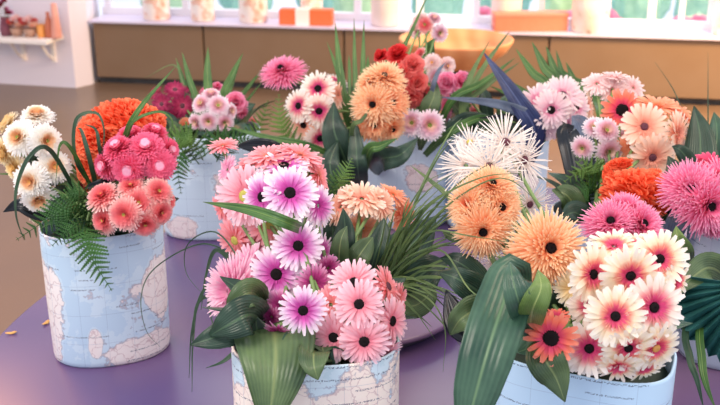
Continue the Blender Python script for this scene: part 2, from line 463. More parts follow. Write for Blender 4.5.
vase('BM', vpos(494, 222), math.radians(2), .112, .08, 2.4, MAPS['pale'], 'map-covered vase behind the white spider gerberas, holding the light pink ball')
vase('BR', vpos(606, 333), math.radians(6), .112, .08, 2.4, MAPS['grey'], 'map-covered vase at back right, mostly hidden under pale pink and peach gerberas')
vase('FR', vpos(742, 352), math.radians(-5), .112, .08, 2.4, MAPS['grey'], 'greyish map-covered vase cut off by the right picture edge')
def front_vase(xc, wpx, rimy):
    d = .222 / wpx * 1000
    zt = TZ + H
    # find the depth where the rim plane meets the rim line
    p = on_z(xc, rimy, zt); return Vector((p.x, p.y, TZ))
vase('C', front_vase(315.5, 161, 336), math.radians(3), .106, .077, 2.7, MAPS['beige'], 'beige and blue map-covered vase at front centre, below magenta and pink gerberas')
vase('R', front_vase(584, 172, 347), math.radians(-22), .110, .073, 3.2, MAPS['sea'], 'light blue ocean map vase at front right, below cream and pink gerberas')

# ------------------------------------------------------------------ flowers
MC = {}
def head_copy(head, mat, v):
    k = (head, mat, v)
    if k not in MC:
        me = HEADS[head][0][v].copy(); me.materials.clear(); me.materials.append(PM[mat]); MC[k] = me
    return MC[k]
DC = {}
def disc_copy(head, m):
    k = (head, m.name)
    if k not in DC:
        me = HEADS[head][1].copy(); me.materials.clear(); me.materials.append(m); DC[k] = me
    return DC[k]

KIND = dict(gerbera='gerbera', fringed='gerbera', bigeye='gerbera', spidery='spider_gerbera', spidery2='spider_gerbera', thin='spider_gerbera', mum='chrysanthemum',
            button='chrysanthemum', tubular='chrysanthemum', carnation='carnation', fluff='celosia', berry='celosia')
NF = 0
def flower(px, py, r, d, nx, ny, head, mat, cm, vk, label, group=None, scl=(1, 1, 1), kind=None):
    global NF
    NF += 1
    R = random.Random(NF * 17)
    if vk == 'BC': d += .10
    n = N(nx, ny); rr = r * d / FPX * {'gerbera': 1.06, 'fringed': 1.06, 'bigeye': 1.08, 'mum': 1.14, 'tubular': 1.14, 'button': 1.12, 'carnation': 1.15, 'thin': 1.12}.get(head, 1.06)
    p = P(px, py, d)
    if scl != (1, 1, 1):
        xa = (RIGHT - n * RIGHT.dot(n)).normalized(); ya = n.cross(xa)
        q = Matrix((xa, ya, n)).transposed().to_quaternion()
    else:
        q = n.to_track_quat('Z', 'Y') @ Quaternion((0, 0, 1), R.uniform(0, 6.28))
    k = kind or KIND[head]
    root = empty(k, p, q)
    tag(root, label, {'gerbera': 'flower', 'spider_gerbera': 'flower'}.get(k, 'flower'), group)
    o = link(bpy.data.objects.new('petals', head_copy(head, mat, NF % 3)), root)
    o.scale = (rr * scl[0], rr * scl[1], rr * scl[2])
    if HEADS[head][1] and cm:
        c = link(bpy.data.objects.new('flower_centre', disc_copy(head, cm)), root); c.scale = (rr, rr, rr)
    base, rot, a, b = VASES[vk]
    u, w = R.uniform(-.5, .5), R.uniform(-.4, .4)
    tgt = base + Vector((math.cos(rot) * a * u - math.sin(rot) * b * w, math.sin(rot) * a * u + math.cos(rot) * b * w, H - .03))
    dist = (p - tgt).length
    pts = [p - n * rr * .05, p - n * min(.02, rr * .5, dist * .3), p.lerp(tgt + Vector((0, 0, .035)), .6) - n * .012, tgt + Vector((0, 0, .03)), tgt]
    inv = Matrix.LocRotScale(p, q, None).inverted()
    pts = [inv @ x for x in catmull(pts, 5)]
    bm = bmesh.new(); tube(bm, pts, .0026, .0030, 6)
    to_obj('stem', bm, STEM, root)
    return root

def cluster(cx, cy, R, d, vk, defaults, items, prefix, spread=.85):
    """items: (px, py, r, phrase, {overrides}); heads sit on a ball of radius R pixels round (cx, cy)"""
    for it in items:
        px, py, r, ph = it[:4]; o = dict(defaults); o.update(it[4] if len(it) > 4 else {})
        ox, oy = (px - cx) / R, (py - cy) / R
        m = math.hypot(ox, oy)
        if m > 1: ox /= m; oy /= m
        z = math.sqrt(max(0, 1 - ox * ox - oy * oy))
        dd = d - R / FPX * d * z * .75 + o.get('dz', 0)
        nx, ny = o.get('n', (ox * spread, oy * spread))
        flower(px, py, r, dd, nx, ny, o['h'], o['m'], o.get('c'), vk, (prefix + ' ' + ph).strip() if not o.get('full') else ph, o.get('g'), o.get('s', (1, 1, 1)), o.get('k'))

# --- vase L
cluster(34, 165, 48, 1.66, 'L', dict(h='mum', m='mumw', c=LIMEC), [
    (20, 138, 18, 'facing the camera at the upper left', dict(n=(-.25, -.1))),
    (45, 141, 17, 'turned right, in the upper pair', dict(n=(.7, 0))),
    (37, 117, 17, 'topmost, seen from the side', dict(n=(.1, -.8), dz=.03)),
    (9, 124, 14, 'with yellow back, highest at the left edge', dict(m='mumy', n=(-.8, -.5), dz=.03)),
    (6, 152, 16, 'yellowish, cut by the left picture edge', dict(m='mumy', n=(-.7, .3), dz=.04)),
    (31, 181, 18, 'large, in the middle of the bunch', dict(n=(-.1, .15), c=GOLDC)),
    (54, 167, 17, 'at the right of the bunch beside the orange celosia', dict(n=(.45, -.1), c=GOLDC, dz=.02)),
    (39, 198, 17, 'facing downward below the middle one', dict(n=(.2, .62), c=GOLDC)),
    (45, 217, 15, 'lowest, half hidden by fern', dict(n=(.1, .9), m='mumy', dz=.03)),
    (16, 167, 14, 'yellowish, tucked behind the middle one', dict(m='mumy', n=(-.6, .2), dz=.05)),
], 'cream-white chrysanthemum')
cluster(115, 155, 60, 1.72, 'L', dict(h='fluff', m='redor', dz=.0), [
    (124, 122, 29, 'orange-red celosia plume, highest of its vase', dict(n=(.1, -.6), s=(1.15, .9, .8))),
    (96, 138, 27, 'orange-red celosia plume left of the highest one', dict(n=(-.5, -.4), s=(.9, 1, .8))),
    (89, 160, 21, 'orange-red celosia plume reaching down beside the white chrysanthemums', dict(n=(-.6, .1), s=(.7, 1.3, .7))),
    (147, 128, 24, 'orange-red celosia plume at the right above the hot pink flowers', dict(n=(.4, -.4), s=(.8, 1, .7))),
    (93, 182, 13, 'small orange-red celosia tuft just above the salmon gerberas', dict(n=(-.3, .2), s=(.8, 1.1, .7), dz=.03)),
], '')
cluster(130, 165, 48, 1.62, 'L', dict(h='tubular', m='hot', c=PALEC), [
    (129, 168, 17, 'lower middle, pale centre showing', dict(n=(0, .35))),
    (159, 165, 16, 'lower right, round and facing the camera', dict(n=(.25, .1))),
    (108, 165, 15, 'lower left, beside the orange plume', dict(n=(-.6, .15), dz=.01)),
    (119, 150, 16, 'upper left, tilted up', dict(n=(-.3, -.65))),
    (146, 148, 17, 'in the middle of the bunch', dict(n=(.1, -.45))),
    (131, 138, 15, 'topmost, seen nearly edge-on', dict(n=(-.1, -.85), dz=.02)),
    (154, 135, 14, 'top right, seen nearly edge-on', dict(n=(.3, -.85), dz=.02)),
    (168, 150, 12, 'far right of the bunch, half hidden', dict(n=(.8, -.1), dz=.01)),
], 'hot pink chrysanthemum')
cluster(130, 205, 48, 1.60, 'L', dict(h='mum', m='salmon', c=YELLOWC), [
    (103, 197, 17, 'at the upper left, tilted upward', dict(n=(-.25, -.6))),
    (105, 220, 15, 'at the lower left', dict(n=(-.45, .1))),
    (125, 214, 17, 'in front at the centre', dict(n=(-.1, .15), dz=-.01)),
    (139, 203, 17, 'right behind the central one', dict(n=(.15, -.1), dz=.005)),
    (158, 192, 15, 'at the upper right', dict(n=(.5, -.3))),
    (131, 187, 14, 'at the top, under the hot pink flowers', dict(n=(0, -.6), dz=.01)),
    (145, 223, 15, 'lowest of the bunch', dict(n=(.25, .55))),
    (160, 212, 14, 'at the right rim of the vase', dict(n=(.7, .2))),
    (166, 201, 12, 'rightmost, seen from the side', dict(n=(.85, -.1), dz=.02)),
], 'salmon pink chrysanthemum')
cluster(68, 185, 14, 1.72, 'L', dict(h='berry', m='wine'), [
    (66, 183, 9, 'dark wine red celosia tuft beside the white chrysanthemums'),
    (78, 187, 8, 'dark wine red celosia tuft nearer the salmon flowers', dict(dz=.01)),
], '')
# --- vase BL
cluster(170, 104, 22, 2.22, 'BL', dict(h='gerbera', m='burg', c=MAROON), [
    (175, 90, 11, 'at the top of the bunch'), (162, 104, 11, 'at the left of the bunch'), (182, 106, 12, 'at the right of the bunch'),
    (171, 119, 11, 'at the bottom of the bunch'), (155, 93, 8, 'at the upper left edge', dict(dz=.03)), (188, 93, 8, 'at the upper right edge', dict(dz=.03)),
], 'burgundy chrysanthemum')
cluster(212, 113, 22, 2.14, 'BL', dict(h='button', m='butt', c=LIMEC), [
    (218, 106, 11, 'at the upper right of the ball'), (202, 104, 10, 'at the upper left of the ball'), (197, 122, 9, 'at the lower left of the ball'),
    (209, 121, 10, 'at the bottom of the ball'), (224, 122, 10, 'at the lower right of the ball'), (211, 95, 9, 'at the top of the ball', dict(n=(0, -.8))),
    (230, 111, 8, 'at the right edge of the ball', dict(n=(.8, 0))),
], 'pale pink green-eyed chrysanthemum')
cluster(178, 130, 15, 2.2, 'BL', dict(h='carnation', m='apricot'), [
    (172, 132, 13, 'orange carnation below the burgundy bunch, at the left', dict(m='redco', full=1)), (186, 128, 11, 'apricot carnation left of the pale pink ball'), (166, 126, 7, 'small apricot carnation beside the orange celosia plume')], '')
cluster(235, 105, 20, 2.24, 'BL', dict(h='carnation', m='hot2'), [
    (236, 103, 12, 'bright pink carnation right of the pale pink ball'), (243, 114, 8, 'small bright pink carnation at the lower right of the pale ball'),
    (217, 88, 7, 'small bright pink carnation above the pale pink ball', dict(dz=.02)), (205, 93, 6, 'tiny bright pink carnation left above the pale ball', dict(dz=.02)),
    (251, 123, 8, 'coral pink carnation by the long green blade', dict(m='salmon'))], '')
# --- vase BC
flower(283, 72, 21, 2.1, -.25, -.45, 'spidery', 'hot2', DARKC, 'BC', 'pink spider gerbera standing high behind, left of the white ones', scl=(1.15, .85, .8))
cluster(316, 112, 36, 2.02, 'BC', dict(h='gerbera', m='whitepink', c=DARKC), [
    (318, 89, 18, 'with magenta eye, highest and facing the camera', dict(n=(0, -.15))),
    (299, 106, 17, 'with magenta eye, at the left of the bunch', dict(n=(-.5, 0))),
    (319, 111, 17, 'with magenta eye, in the middle of the bunch', dict(n=(.1, .2))),
    (304, 125, 16, 'fading to peach, below the left one', dict(m='lpeach', n=(-.4, .3), dz=.01)),
    (320, 138, 16, 'with peach edge, lowest of the bunch', dict(n=(.2, .45))),
    (337, 82, 13, 'seen from behind at the upper right', dict(n=(.4, -.8), dz=.05, c=None)),
    (338, 95, 14, 'peach-tinted, half hidden at the right', dict(m='lpeach', n=(.8, -.1), dz=.04, c=None)),
], 'white gerbera')
cluster(381, 103, 42, 1.95, 'BC', dict(h='spidery2', m='orange', c=DARKC), [
    (374, 105, 24, 'at the left centre of the big peach ball', dict(n=(-.2, .05), dz=-.01)),
    (384, 80, 23, 'at the top of the big peach ball', dict(n=(.05, -.55))),
    (390, 103, 22, 'at the right of the big peach ball', dict(n=(.4, 0), m='peach')),
    (372, 84, 19, 'at the upper left of the big peach ball', dict(n=(-.5, -.5))),
    (375, 122, 22, 'at the lower centre of the big peach ball', dict(n=(-.1, .5), m='peach')),
    (390, 127, 18, 'at the lower right of the big peach ball', dict(n=(.5, .5))),
], 'peach spider gerbera')
cluster(407, 75, 30, 2.06, 'BC', dict(h='carnation', m='redco'), [
    (398, 55, 12, 'scarlet carnation highest behind the peach ball', dict(m='scar')), (382, 57, 9, 'small scarlet carnation at the top left of the peach ball', dict(m='scar', dz=.03)),
    (412, 66, 13, 'coral red carnation right of the scarlet one'), (404, 73, 11, 'coral red carnation touching the peach ball'), (416, 82, 13, 'coral red carnation at the right of the red group'),
    (412, 97, 12, 'coral red carnation lowest beside the peach ball'), (421, 92, 10, 'coral red carnation rightmost and half hidden', dict(dz=.02))], '')
cluster(430, 27, 18, 2.3, 'BC', dict(h='button', m='butt', c=LIMEC), [
    (439, 33, 9, 'facing right in the high cluster'), (425, 25, 9, 'in the middle of the high cluster', dict(m='salmon')), (434, 19, 8, 'topmost of the high cluster', dict(n=(.2, -.7))),
    (416, 30, 8, 'leftmost of the high cluster', dict(m='whiteb')), (420, 19, 8, 'at the upper left of the high cluster', dict(m='whiteb', n=(-.4, -.7)))], 'pale pink chrysanthemum')
cluster(436, 66, 20, 2.2, 'BC', dict(h='button', m='butt', c=GOLDC), [
    (436, 76, 10, 'right of the coral red carnations'), (432, 63, 9, 'above the bright pink ones', dict(m='whiteb')), (447, 66, 9, 'behind the bright pink ones', dict(m='whiteb', dz=.02)),
    (420, 54, 7, 'small, behind the coral red carnations', dict(m='salmon', dz=.02))], 'blush pink chrysanthemum')
cluster(455, 86, 24, 2.20, 'BM', dict(h='carnation', m='hot2'), [
    (447, 83, 12, 'bright pink carnation at the left of its trio'), (461, 82, 12, 'bright pink carnation at the middle of its trio'), (470, 94, 9, 'bright pink carnation lowest of its trio'),
    (447, 108, 8, 'hanging narrow bright pink carnation below the trio', dict(s=(.7, 1.7, .8), n=(.1, .3))), (473, 111, 6, 'small light pink bud by the blue-grey leaf', dict(m='coralpink'))], '')
cluster(420, 122, 30, 1.98, 'BC', dict(h='button', m='butt', c=LIMEC), [
    (412, 123, 13, 'against the peach ball, upper left of the pair', dict(n=(-.2, 0))), (429, 125, 15, 'lower right of the pair above the vase', dict(n=(.2, .1)))], 'pale lilac green-eyed chrysanthemum')
# --- vase BR
cluster(556, 108, 32, 2.06, 'BM', dict(h='gerbera', m='lilac', c=DARKC), [
    (562, 96, 21, 'at the top of the ball, facing the camera', dict(n=(0, -.2))), (551, 110, 20, 'in the centre of the ball', dict(n=(-.1, .1), dz=-.012)),
    (575, 107, 19, 'at the right of the ball', dict(n=(.5, 0))), (538, 101, 20, 'at the upper left of the ball', dict(n=(-.6, -.3), c=None)),
    (543, 123, 19, 'at the lower left of the ball', dict(n=(-.5, .4))), (562, 124, 19, 'at the bottom of the ball', dict(n=(.15, .6))),
    (588, 106, 14, 'peach-edged, seen from the side right of the ball', dict(n=(.9, -.1), dz=.05, c=None, m='lpeach'))], 'light pink gerbera')
cluster(612, 86, 34, 1.92, 'BR', dict(h='gerbera', m='whiteb'), [
    (597, 84, 15, 'blush-white gerbera at the left of the high back group', dict(n=(-.2, -.6))), (615, 77, 14, 'blush-white gerbera topmost of the back group, edge-on', dict(n=(.1, -.92))),
    (633, 88, 14, 'blush-white gerbera at the right of the back group', dict(n=(.5, -.3))), (612, 90, 15, 'blush-white gerbera in the middle of the back group', dict(n=(.1, .1)))], '')
flower(622, 110, 20, 1.80, -.2, .05, 'bigeye', 'coral', DARKC, 'BR', 'coral pink gerbera with dark eye below the blush-white ones')
flower(618, 124, 14, 1.86, -.4, .6, 'bigeye', 'coral', None, 'BR', 'red-coral gerbera mostly hidden under the dark-eyed coral one')
cluster(600, 140, 28, 1.8, 'BR', dict(h='button', m='butt', c=LIMEC), [
    (606, 131, 13, 'upper one of the green-eyed trio'), (608, 151, 14, 'lower right one of the green-eyed trio'), (583, 148, 12, 'lower left one of the green-eyed trio'),
    (594, 128, 11, 'half hidden behind the upper one of the trio', dict(dz=.02)), (619, 140, 11, 'half hidden beside the peach gerberas', dict(dz=.03))], 'pink-rimmed chrysanthemum')
cluster(652, 135, 45, 1.78, 'BR', dict(h='fringed', m='lpeach', c=MAROON), [
    (644, 127, 24, 'large and facing the camera, with maroon centre', dict(n=(0, -.15))), (652, 157, 24, 'lower one with maroon centre', dict(n=(.1, .35), dz=-.01)),
    (677, 134, 23, 'at the right, turned sideways', dict(n=(.75, .1), c=None)), (657, 107, 22, 'edge-on at the top of the bunch', dict(n=(0, -.85), c=None, m='apricot', dz=.03)),
    (678, 112, 20, 'at the upper right of the bunch', dict(n=(.5, -.7), c=None, m='apricot', dz=.04)), (632, 147, 16, 'small and deep peach at the lower left', dict(n=(-.5, .4), c=None, m='apricot', dz=.03)),
    (690, 150, 13, 'small and low at the right edge of the bunch', dict(n=(.6, .5), c=None, m='apricot', dz=.05))], 'peach gerbera')
cluster(638, 190, 40, 1.66, 'BR', dict(h='fluff', m='redor'), [
    (640, 193, 28, 'broad orange-red celosia crest behind the pink spider gerbera', dict(s=(1.45, .9, .9), n=(.1, -.35), dz=-.01)),
    (655, 187, 15, 'orange-red celosia lump at the right end of the broad crest', dict(s=(1, 1.2, .8))),
    (618, 165, 9, 'narrow orange-red celosia tip below the green-eyed trio', dict(s=(1.6, .8, .8))), (609, 178, 9, 'narrow orange-red celosia tuft beside the fern', dict(s=(.7, 1.7, .8)))], '')
# --- vase FR
cluster(697, 198, 45, 1.58, 'FR', dict(h='spidery', m='hot2', c=DARKC), [
    (690, 190, 30, 'upper left one of the right-hand bunch', dict(n=(-.2, -.1))), (705, 204, 32, 'front one of the right-hand bunch', dict(n=(.15, .2), dz=-.01)),
    (722, 182, 25, 'cut by the right picture edge', dict(n=(.3, -.2))), (716, 222, 20, 'lowest of the right-hand bunch', dict(n=(.2, .7)))], 'bright pink spider gerbera')
flower(712, 163, 17, 1.66, .1, -.8, 'gerbera', 'rose', None, 'FR', 'rose red gerbera edge-on at the right picture edge', scl=(1.2, 1, 1))
# --- vase C
cluster(288, 230, 62, 1.36, 'C', dict(h='gerbera', m='magenta', c=DARKC), [
    (290, 193, 28, 'largest, at the top of the bunch facing the camera', dict(n=(.05, -.12), dz=-.01)),
    (263, 197, 25, 'left of the largest one, turned left', dict(n=(-.55, .05), dz=.0)),
    (298, 246, 26, 'at the right of the bunch, below the largest', dict(n=(.15, -.15), dz=-.01)),
    (277, 274, 29, 'at the lower left, facing the camera', dict(n=(-.2, .05), dz=-.02)),
    (299, 268, 23, 'tucked between the lower ones', dict(n=(.2, .25), dz=.02)),
    (303, 310, 25, 'low, above the large olive leaf', dict(n=(.1, .15), dz=-.17)),
    (284, 167, 25, 'highest, tilted upward behind the largest', dict(n=(0, -.8), dz=.04)),
    (318, 206, 22, 'at the right behind the largest one', dict(n=(.75, -.1), dz=.05, c=None)),
    (322, 251, 18, 'small, seen edge-on beside the peach gerberas', dict(n=(.85, -.1), dz=.05, c=None)),
], 'magenta and white gerbera')
cluster(288, 320, 30, 1.25, 'C', dict(h='gerbera', m='deepmag', c=None), [
    (279, 331, 15, 'deep magenta gerbera lowest at the left, hanging over the olive leaf', dict(n=(-.3, .8))),
    (297, 337, 14, 'deep magenta gerbera lowest at the right, facing down', dict(n=(.2, .85))),
    (272, 317, 13, 'deep magenta gerbera peeping left of the low white-edged one', dict(n=(-.6, .3), dz=.03)),
    (328, 268, 14, 'dark magenta gerbera half hidden above the light pink bunch', dict(n=(.3, .3), dz=.06)),
    (314, 283, 19, 'deep magenta gerbera in the gap left of the light pink bunch', dict(n=(.4, .1), dz=.03)), (281, 305, 16, 'deep magenta gerbera just above the olive leaf', dict(n=(-.3, .2), dz=.03)),
], '')
cluster(270, 180, 75, 1.50, 'C', dict(h='gerbera', m='pink', c=None), [
    (246, 196, 31, 'with yellow centre, left of the magenta ones', dict(n=(-.3, 0), c=YELLOWC, dz=-.03)),
    (268, 157, 25, 'edge-on, topmost in the middle', dict(n=(-.1, -.88), m='coralpink', h='gerbera')),
    (300, 156, 24, 'edge-on, at the top beside the magenta flower', dict(n=(.3, -.85), m='coralpink')),
    (250, 163, 20, 'edge-on, at the upper left', dict(n=(-.4, -.85), m='coralpink', dz=.02)),
    (318, 175, 20, 'edge-on, drooping at the upper right', dict(n=(.9, -.3), m='coralpink')),
    (223, 146, 16, 'small and edge-on, standing out at the far left top', dict(n=(-.1, -.9), m='coralpink', dz=.03)),
    (228, 170, 16, 'seen from the side below the small far left one', dict(n=(-.8, -.2), m='palepink', dz=.03)),
    (270, 224, 24, 'coral-tinted, behind the long green blade', dict(n=(-.2, .3), m='coralpink', c=YELLOWC, dz=-.03)),
    (236, 240, 23, 'coral-tinted, between the pale fluffy one and the blade', dict(n=(-.6, .3), m='coralpink', c=YELLOWC, dz=-.02)),
    (222, 208, 16, 'at the far left behind the blade tip', dict(n=(-.8, .3), m='coralpink', dz=.02)),
    (256, 243, 20, 'low, left of the magenta flowers', dict(n=(-.3, .5), m='pink', dz=-.01)),
], 'soft pink gerbera')
flower(236, 291, 38, 1.36, -.62, -.05, 'spidery2', 'palepink', None, 'C', 'pale pink full gerbera facing left above the dark leaves')
flower(252, 266, 24, 1.38, -.5, -.3, 'gerbera', 'palepink', None, 'C', 'pale pink gerbera between the full one and the magenta ones')
cluster(360, 314, 50, 1.26, 'C', dict(h='gerbera', m='pink', c=DARKC), [
    (354, 283, 25, 'at the top, behind the central one', dict(n=(-.05, -.35), dz=.01)),
    (359, 304, 25, 'in the centre, facing the camera', dict(n=(0, -.05), dz=-.015)),
    (334, 337, 25, 'at the lower left', dict(n=(-.2, .1), dz=-.01)),
    (364, 341, 26, 'at the bottom, in front', dict(n=(.05, .15), dz=-.02)),
    (373, 321, 18, 'tucked under the central one', dict(n=(.4, .2), dz=.01)),
    (391, 321, 25, 'seen from the side at the right', dict(n=(.8, .05))),
    (387, 287, 22, 'edge-on at the upper right', dict(n=(.85, -.35), m='coralpink', c=MAROON, dz=.02)),
    (398, 300, 18, 'edge-on and outermost at the right', dict(n=(.9, 0), m='coralpink', c=None, dz=.04)),
    (331, 305, 20, 'coral-tinted, wedged behind at the left', dict(n=(-.3, -.1), m='coralpink', c=None, dz=.03)),
    (343, 360, 19, 'lowest, over the vase rim', dict(n=(-.05, .8), c=None, dz=-.01)), (326, 322, 17, 'coral-tinted, beside the low magenta one', dict(n=(-.6, 0), m='coralpink', c=None, dz=.02)),
    (383, 352, 20, 'at the lower right, over the vase rim', dict(n=(.45, .7), c=None, dz=-.01)), (362, 362, 16, 'lowest in the middle, over the vase rim', dict(n=(.1, .9), m='coralpink', c=None, dz=.0)),
], 'light pink gerbera')
cluster(360, 215, 42, 1.48, 'C', dict(h='gerbera', m='lpeach', c=None), [
    (362, 199, 24, 'at the top of the pale peach bunch', dict(n=(.1, -.75))), (341, 207, 21, 'at the left of the pale peach bunch', dict(n=(-.7, -.4))),
    (337, 229, 20, 'lowest at the left of the pale peach bunch', dict(n=(-.7, .3))), (381, 205, 19, 'at the right of the pale peach bunch', dict(n=(.7, -.3))),
    (363, 228, 18, 'tucked deep in the pale peach bunch', dict(n=(.1, .3), dz=.04, m='ppeach')), (393, 195, 17, 'orange-tinted, behind the bear grass', dict(n=(.4, -.8), dz=.03, m='apricot')),
    (403, 215, 17, 'lower one behind the bear grass', dict(n=(.7, .2), dz=.03, m='apricot')), (372, 247, 15, 'lowest one above the pink bunch, half hidden', dict(n=(.1, .6), dz=.04))], 'gerbera')
# --- vase R
cluster(500, 160, 55, 1.48, 'R', dict(h='thin', m='white', c=MAROON), [
    (489, 168, 33, 'lower middle one, with dark maroon centre', dict(n=(0, -.35), dz=-.02)), (505, 143, 30, 'at the top of the bunch', dict(n=(.15, -.4))),
    (523, 160, 29, 'at the right, turned sideways', dict(n=(.6, .05), dz=-.01)), (466, 166, 29, 'at the left, seen from behind', dict(n=(-.5, -.4), c=None)),
    (529, 204, 24, 'low, between the two peach flowers', dict(n=(.4, .3), dz=.05)), (470, 143, 21, 'cream-tinged, behind at the upper left', dict(n=(-.3, -.7), c=YELLOWC, dz=.05)),
    (493, 262, 22, 'hanging below the peach ball', dict(n=(-.1, .75), c=None, dz=.02)), (470, 190, 22, 'half hidden left of the peach ball', dict(n=(-.7, .2), c=None, dz=.05))], 'white spider gerbera')
cluster(487, 210, 48, 1.36, 'R', dict(h='spidery', m='orange', c=DARKC), [
    (483, 229, 30, 'at the bottom of the left peach ball', dict(n=(-.1, .25), dz=-.015)), (497, 207, 27, 'at the right of the left peach ball', dict(n=(.35, 0), m='orange')),
    (491, 189, 27, 'at the top of the left peach ball', dict(n=(.05, -.55))), (471, 205, 26, 'at the left of the left peach ball', dict(n=(-.55, -.1), c=None)),
    ], 'peach orange spider gerbera')
cluster(545, 252, 48, 1.28, 'R', dict(h='spidery', m='orange', c=DARKC), [
    (547, 249, 39, 'largest, in the middle of vase', dict(n=(.05, -.1), dz=-.01, full=1)), (531, 262, 28, 'peach orange spider gerbera peeping out under the largest one', dict(n=(-.35, .5), m='peach', full=1, dz=.01)),
    ], '')
cluster(623, 222, 40, 1.42, 'R', dict(h='spidery', m='hot2', c=DARKC), [
    (611, 224, 28, 'bright pink spider gerbera, left half of the wide pink dome', dict(n=(-.25, -.35), s=(1.1, .9, .9))),
    (638, 227, 28, 'bright pink spider gerbera, right half of the wide pink dome', dict(n=(.3, -.35))),
    (624, 214, 26, 'bright pink spider gerbera, top of the wide pink dome', dict(n=(0, -.75), c=None, dz=.02))], '')
cluster(620, 308, 72, 1.185, 'R', dict(h='fringed', m='cream', c=DARKC), [
    (592, 274, 31, 'at the upper left, turned right', dict(n=(.5, .05), dz=.01)), (630, 275, 31, 'at the centre top, facing the camera', dict(n=(.05, .3), dz=0)),
    (659, 259, 30, 'at the upper right', dict(n=(.15, -.1), dz=.04)), (614, 247, 28, 'topmost and edge-on', dict(n=(0, -.85), dz=.06, c=None, h='gerbera')),
    (615, 316, 31, 'in the very middle of the bunch', dict(n=(-.05, 0), dz=-.01)), (653, 307, 33, 'large, at the right', dict(n=(.25, .05), m='creamw', dz=-.005)),
    (590, 306, 22, 'small with open dark eye at the left', dict(n=(-.3, .1), m='creamw', dz=.03)), (589, 348, 30, 'at the lower left, above the map print', dict(n=(-.12, .12), m='creamw', dz=.0)),
    (628, 347, 28, 'at the bottom centre, facing down', dict(n=(.05, .55), c=DARKC, dz=-.01)), (655, 347, 28, 'at the lower right, facing down', dict(n=(.3, .5), c=GOLDC, dz=-.01)),
    (618, 366, 24, 'lowest, hanging over the rim', dict(n=(-.05, .8), c=None, dz=-.01)), (644, 368, 20, 'lowest at the right, hanging over the rim', dict(n=(.2, .8), c=None, dz=-.005)), (573, 288, 20, 'yellowish, behind at the far left', dict(n=(-.4, .2), m='mumy', c=None, dz=.07, h='gerbera')),
    (676, 280, 22, 'half hidden at the right edge', dict(n=(.7, .1), dz=.05, c=None)), (637, 247, 24, 'edge-on, behind the centre top one', dict(n=(.1, -.85), dz=.07, c=None, h='gerbera')),
], 'cream and pink gerbera')
flower(551, 338, 26, 1.115, -.2, -.05, 'bigeye', 'coral', DARKC, 'R', 'single coral gerbera with large dark eye beside the cream bunch')
flower(556, 317, 14, 1.15, -.1, -.9, 'bigeye', 'coral', None, 'R', 'coral gerbera bud edge-on, just above the dark-eyed coral one')

# ------------------------------------------------------------------ leaves
PROF = dict(lance=[.12, .45, .8, .98, 1, .92, .72, .42, .04], strap=[.6, .85, .95, 1, 1, .98, .88, .6, .05], wide=[.2, .7, .95, 1, .95, .82, .6, .32, .03],
            blade=[.7, .85, .95, 1, 1, .9, .7, .4, .03], hang=[.2, .35, .62, .9, 1, 1, .95, .8, .4], thin=[.9, 1, 1, .95, .85, .7, .5, .3, .08])
DOFF = 0.0
def leaf(name, pts, w, mat, label, cat='leaf', prof='lance', fold=.25, roll=0.0, n=7, group=None, face=None, wave=0.0):
    W = [P(p[0], p[1], p[2] + DOFF) for p in pts]; org = W[0].copy()
    c = catmull(W, n); m = len(c); dav = sum(p[2] for p in pts) / len(pts); hw = w * dav / FPX / 2
    bm = bmesh.new(); uvl = bm.loops.layers.uv.new('uv'); rows = []
    pf = PROF[prof]; thick = .0004
    for i, p in enumerate(c):
        t = i / (m - 1); tg = (c[min(i + 1, m - 1)] - c[max(i - 1, 0)]).normalized()
        view = (CAM - p).normalized() if face is None else face
        sd = tg.cross(view)
        if sd.length < 1e-3: sd = tg.cross(Vector((0, 0, 1)))
        sd.normalize(); nn = sd.cross(tg).normalized()
        rr = roll * (1 if prof != 'thin' else t)
        sd2 = sd * math.cos(rr) + nn * math.sin(rr); nn2 = nn * math.cos(rr) - sd * math.sin(rr)
        x = t * (len(pf) - 1); k = min(int(x), len(pf) - 2); ww = hw * (pf[k] + (pf[k + 1] - pf[k]) * (x - k))
        row = []
        for s in (-1, -.5, 0, .5, 1):
            q = p + sd2 * s * ww + nn2 * (abs(s) ** 1.3 * fold * ww + wave * ww * math.sin(t * 14 + s * 2) * abs(s)) - org
            row.append((bm.verts.new(q), (s + 1) / 2, t))
        rows.append(row)
    for a, b in zip(rows, rows[1:]):
        for j in range(4):
            q = (a[j], b[j], b[j + 1], a[j + 1]); f = bm.faces.new([v[0] for v in q])
            for lp, v in zip(f.loops, q): lp[uvl].uv = (v[1], v[2])
    o = to_obj(name, bm, LM[mat]); o.location = org
    s = o.modifiers.new('thickness', 'SOLIDIFY'); s.thickness = thick; s.offset = 0
    return tag(o, label, cat, group)

L = leaf
# vase C leaves
L('broad_leaf', [(266, 318, 1.33), (274, 330, 1.23), (275, 372, 1.17), (266, 440, 1.17)], 82, 'olive', 'large olive leaf hanging over the front centre vase', prof='wide', fold=.12)
L('broad_leaf', [(262, 322, 1.33), (240, 328, 1.22), (212, 338, 1.2), (190, 345, 1.2)], 30, 'dark', 'dark leaf pointing left beside the front centre vase', prof='wide')
L('broad_leaf', [(266, 325, 1.32), (250, 315, 1.2), (228, 325, 1.18), (209, 336, 1.2)], 40, 'dark', 'broad dark green leaf under the pale pink full gerbera', prof='wide', fold=.15)
L('broad_leaf', [(264, 305, 1.32), (252, 293, 1.22), (238, 300, 1.2), (226, 314, 1.21)], 30, 'olive', 'sunlit olive leaf left of the lower magenta gerberas', prof='wide')
L('broad_leaf', [(318, 345, 1.3), (314, 352, 1.19), (314, 366, 1.16), (318, 380, 1.16)], 32, 'olive', 'small pointed leaf under the light pink bunch', prof='wide')
L('broad_leaf', [(290, 345, 1.31), (262, 340, 1.25), (255, 316, 1.24)], 34, 'dark', 'dark leaf in the gap left of the lowest magenta gerbera')
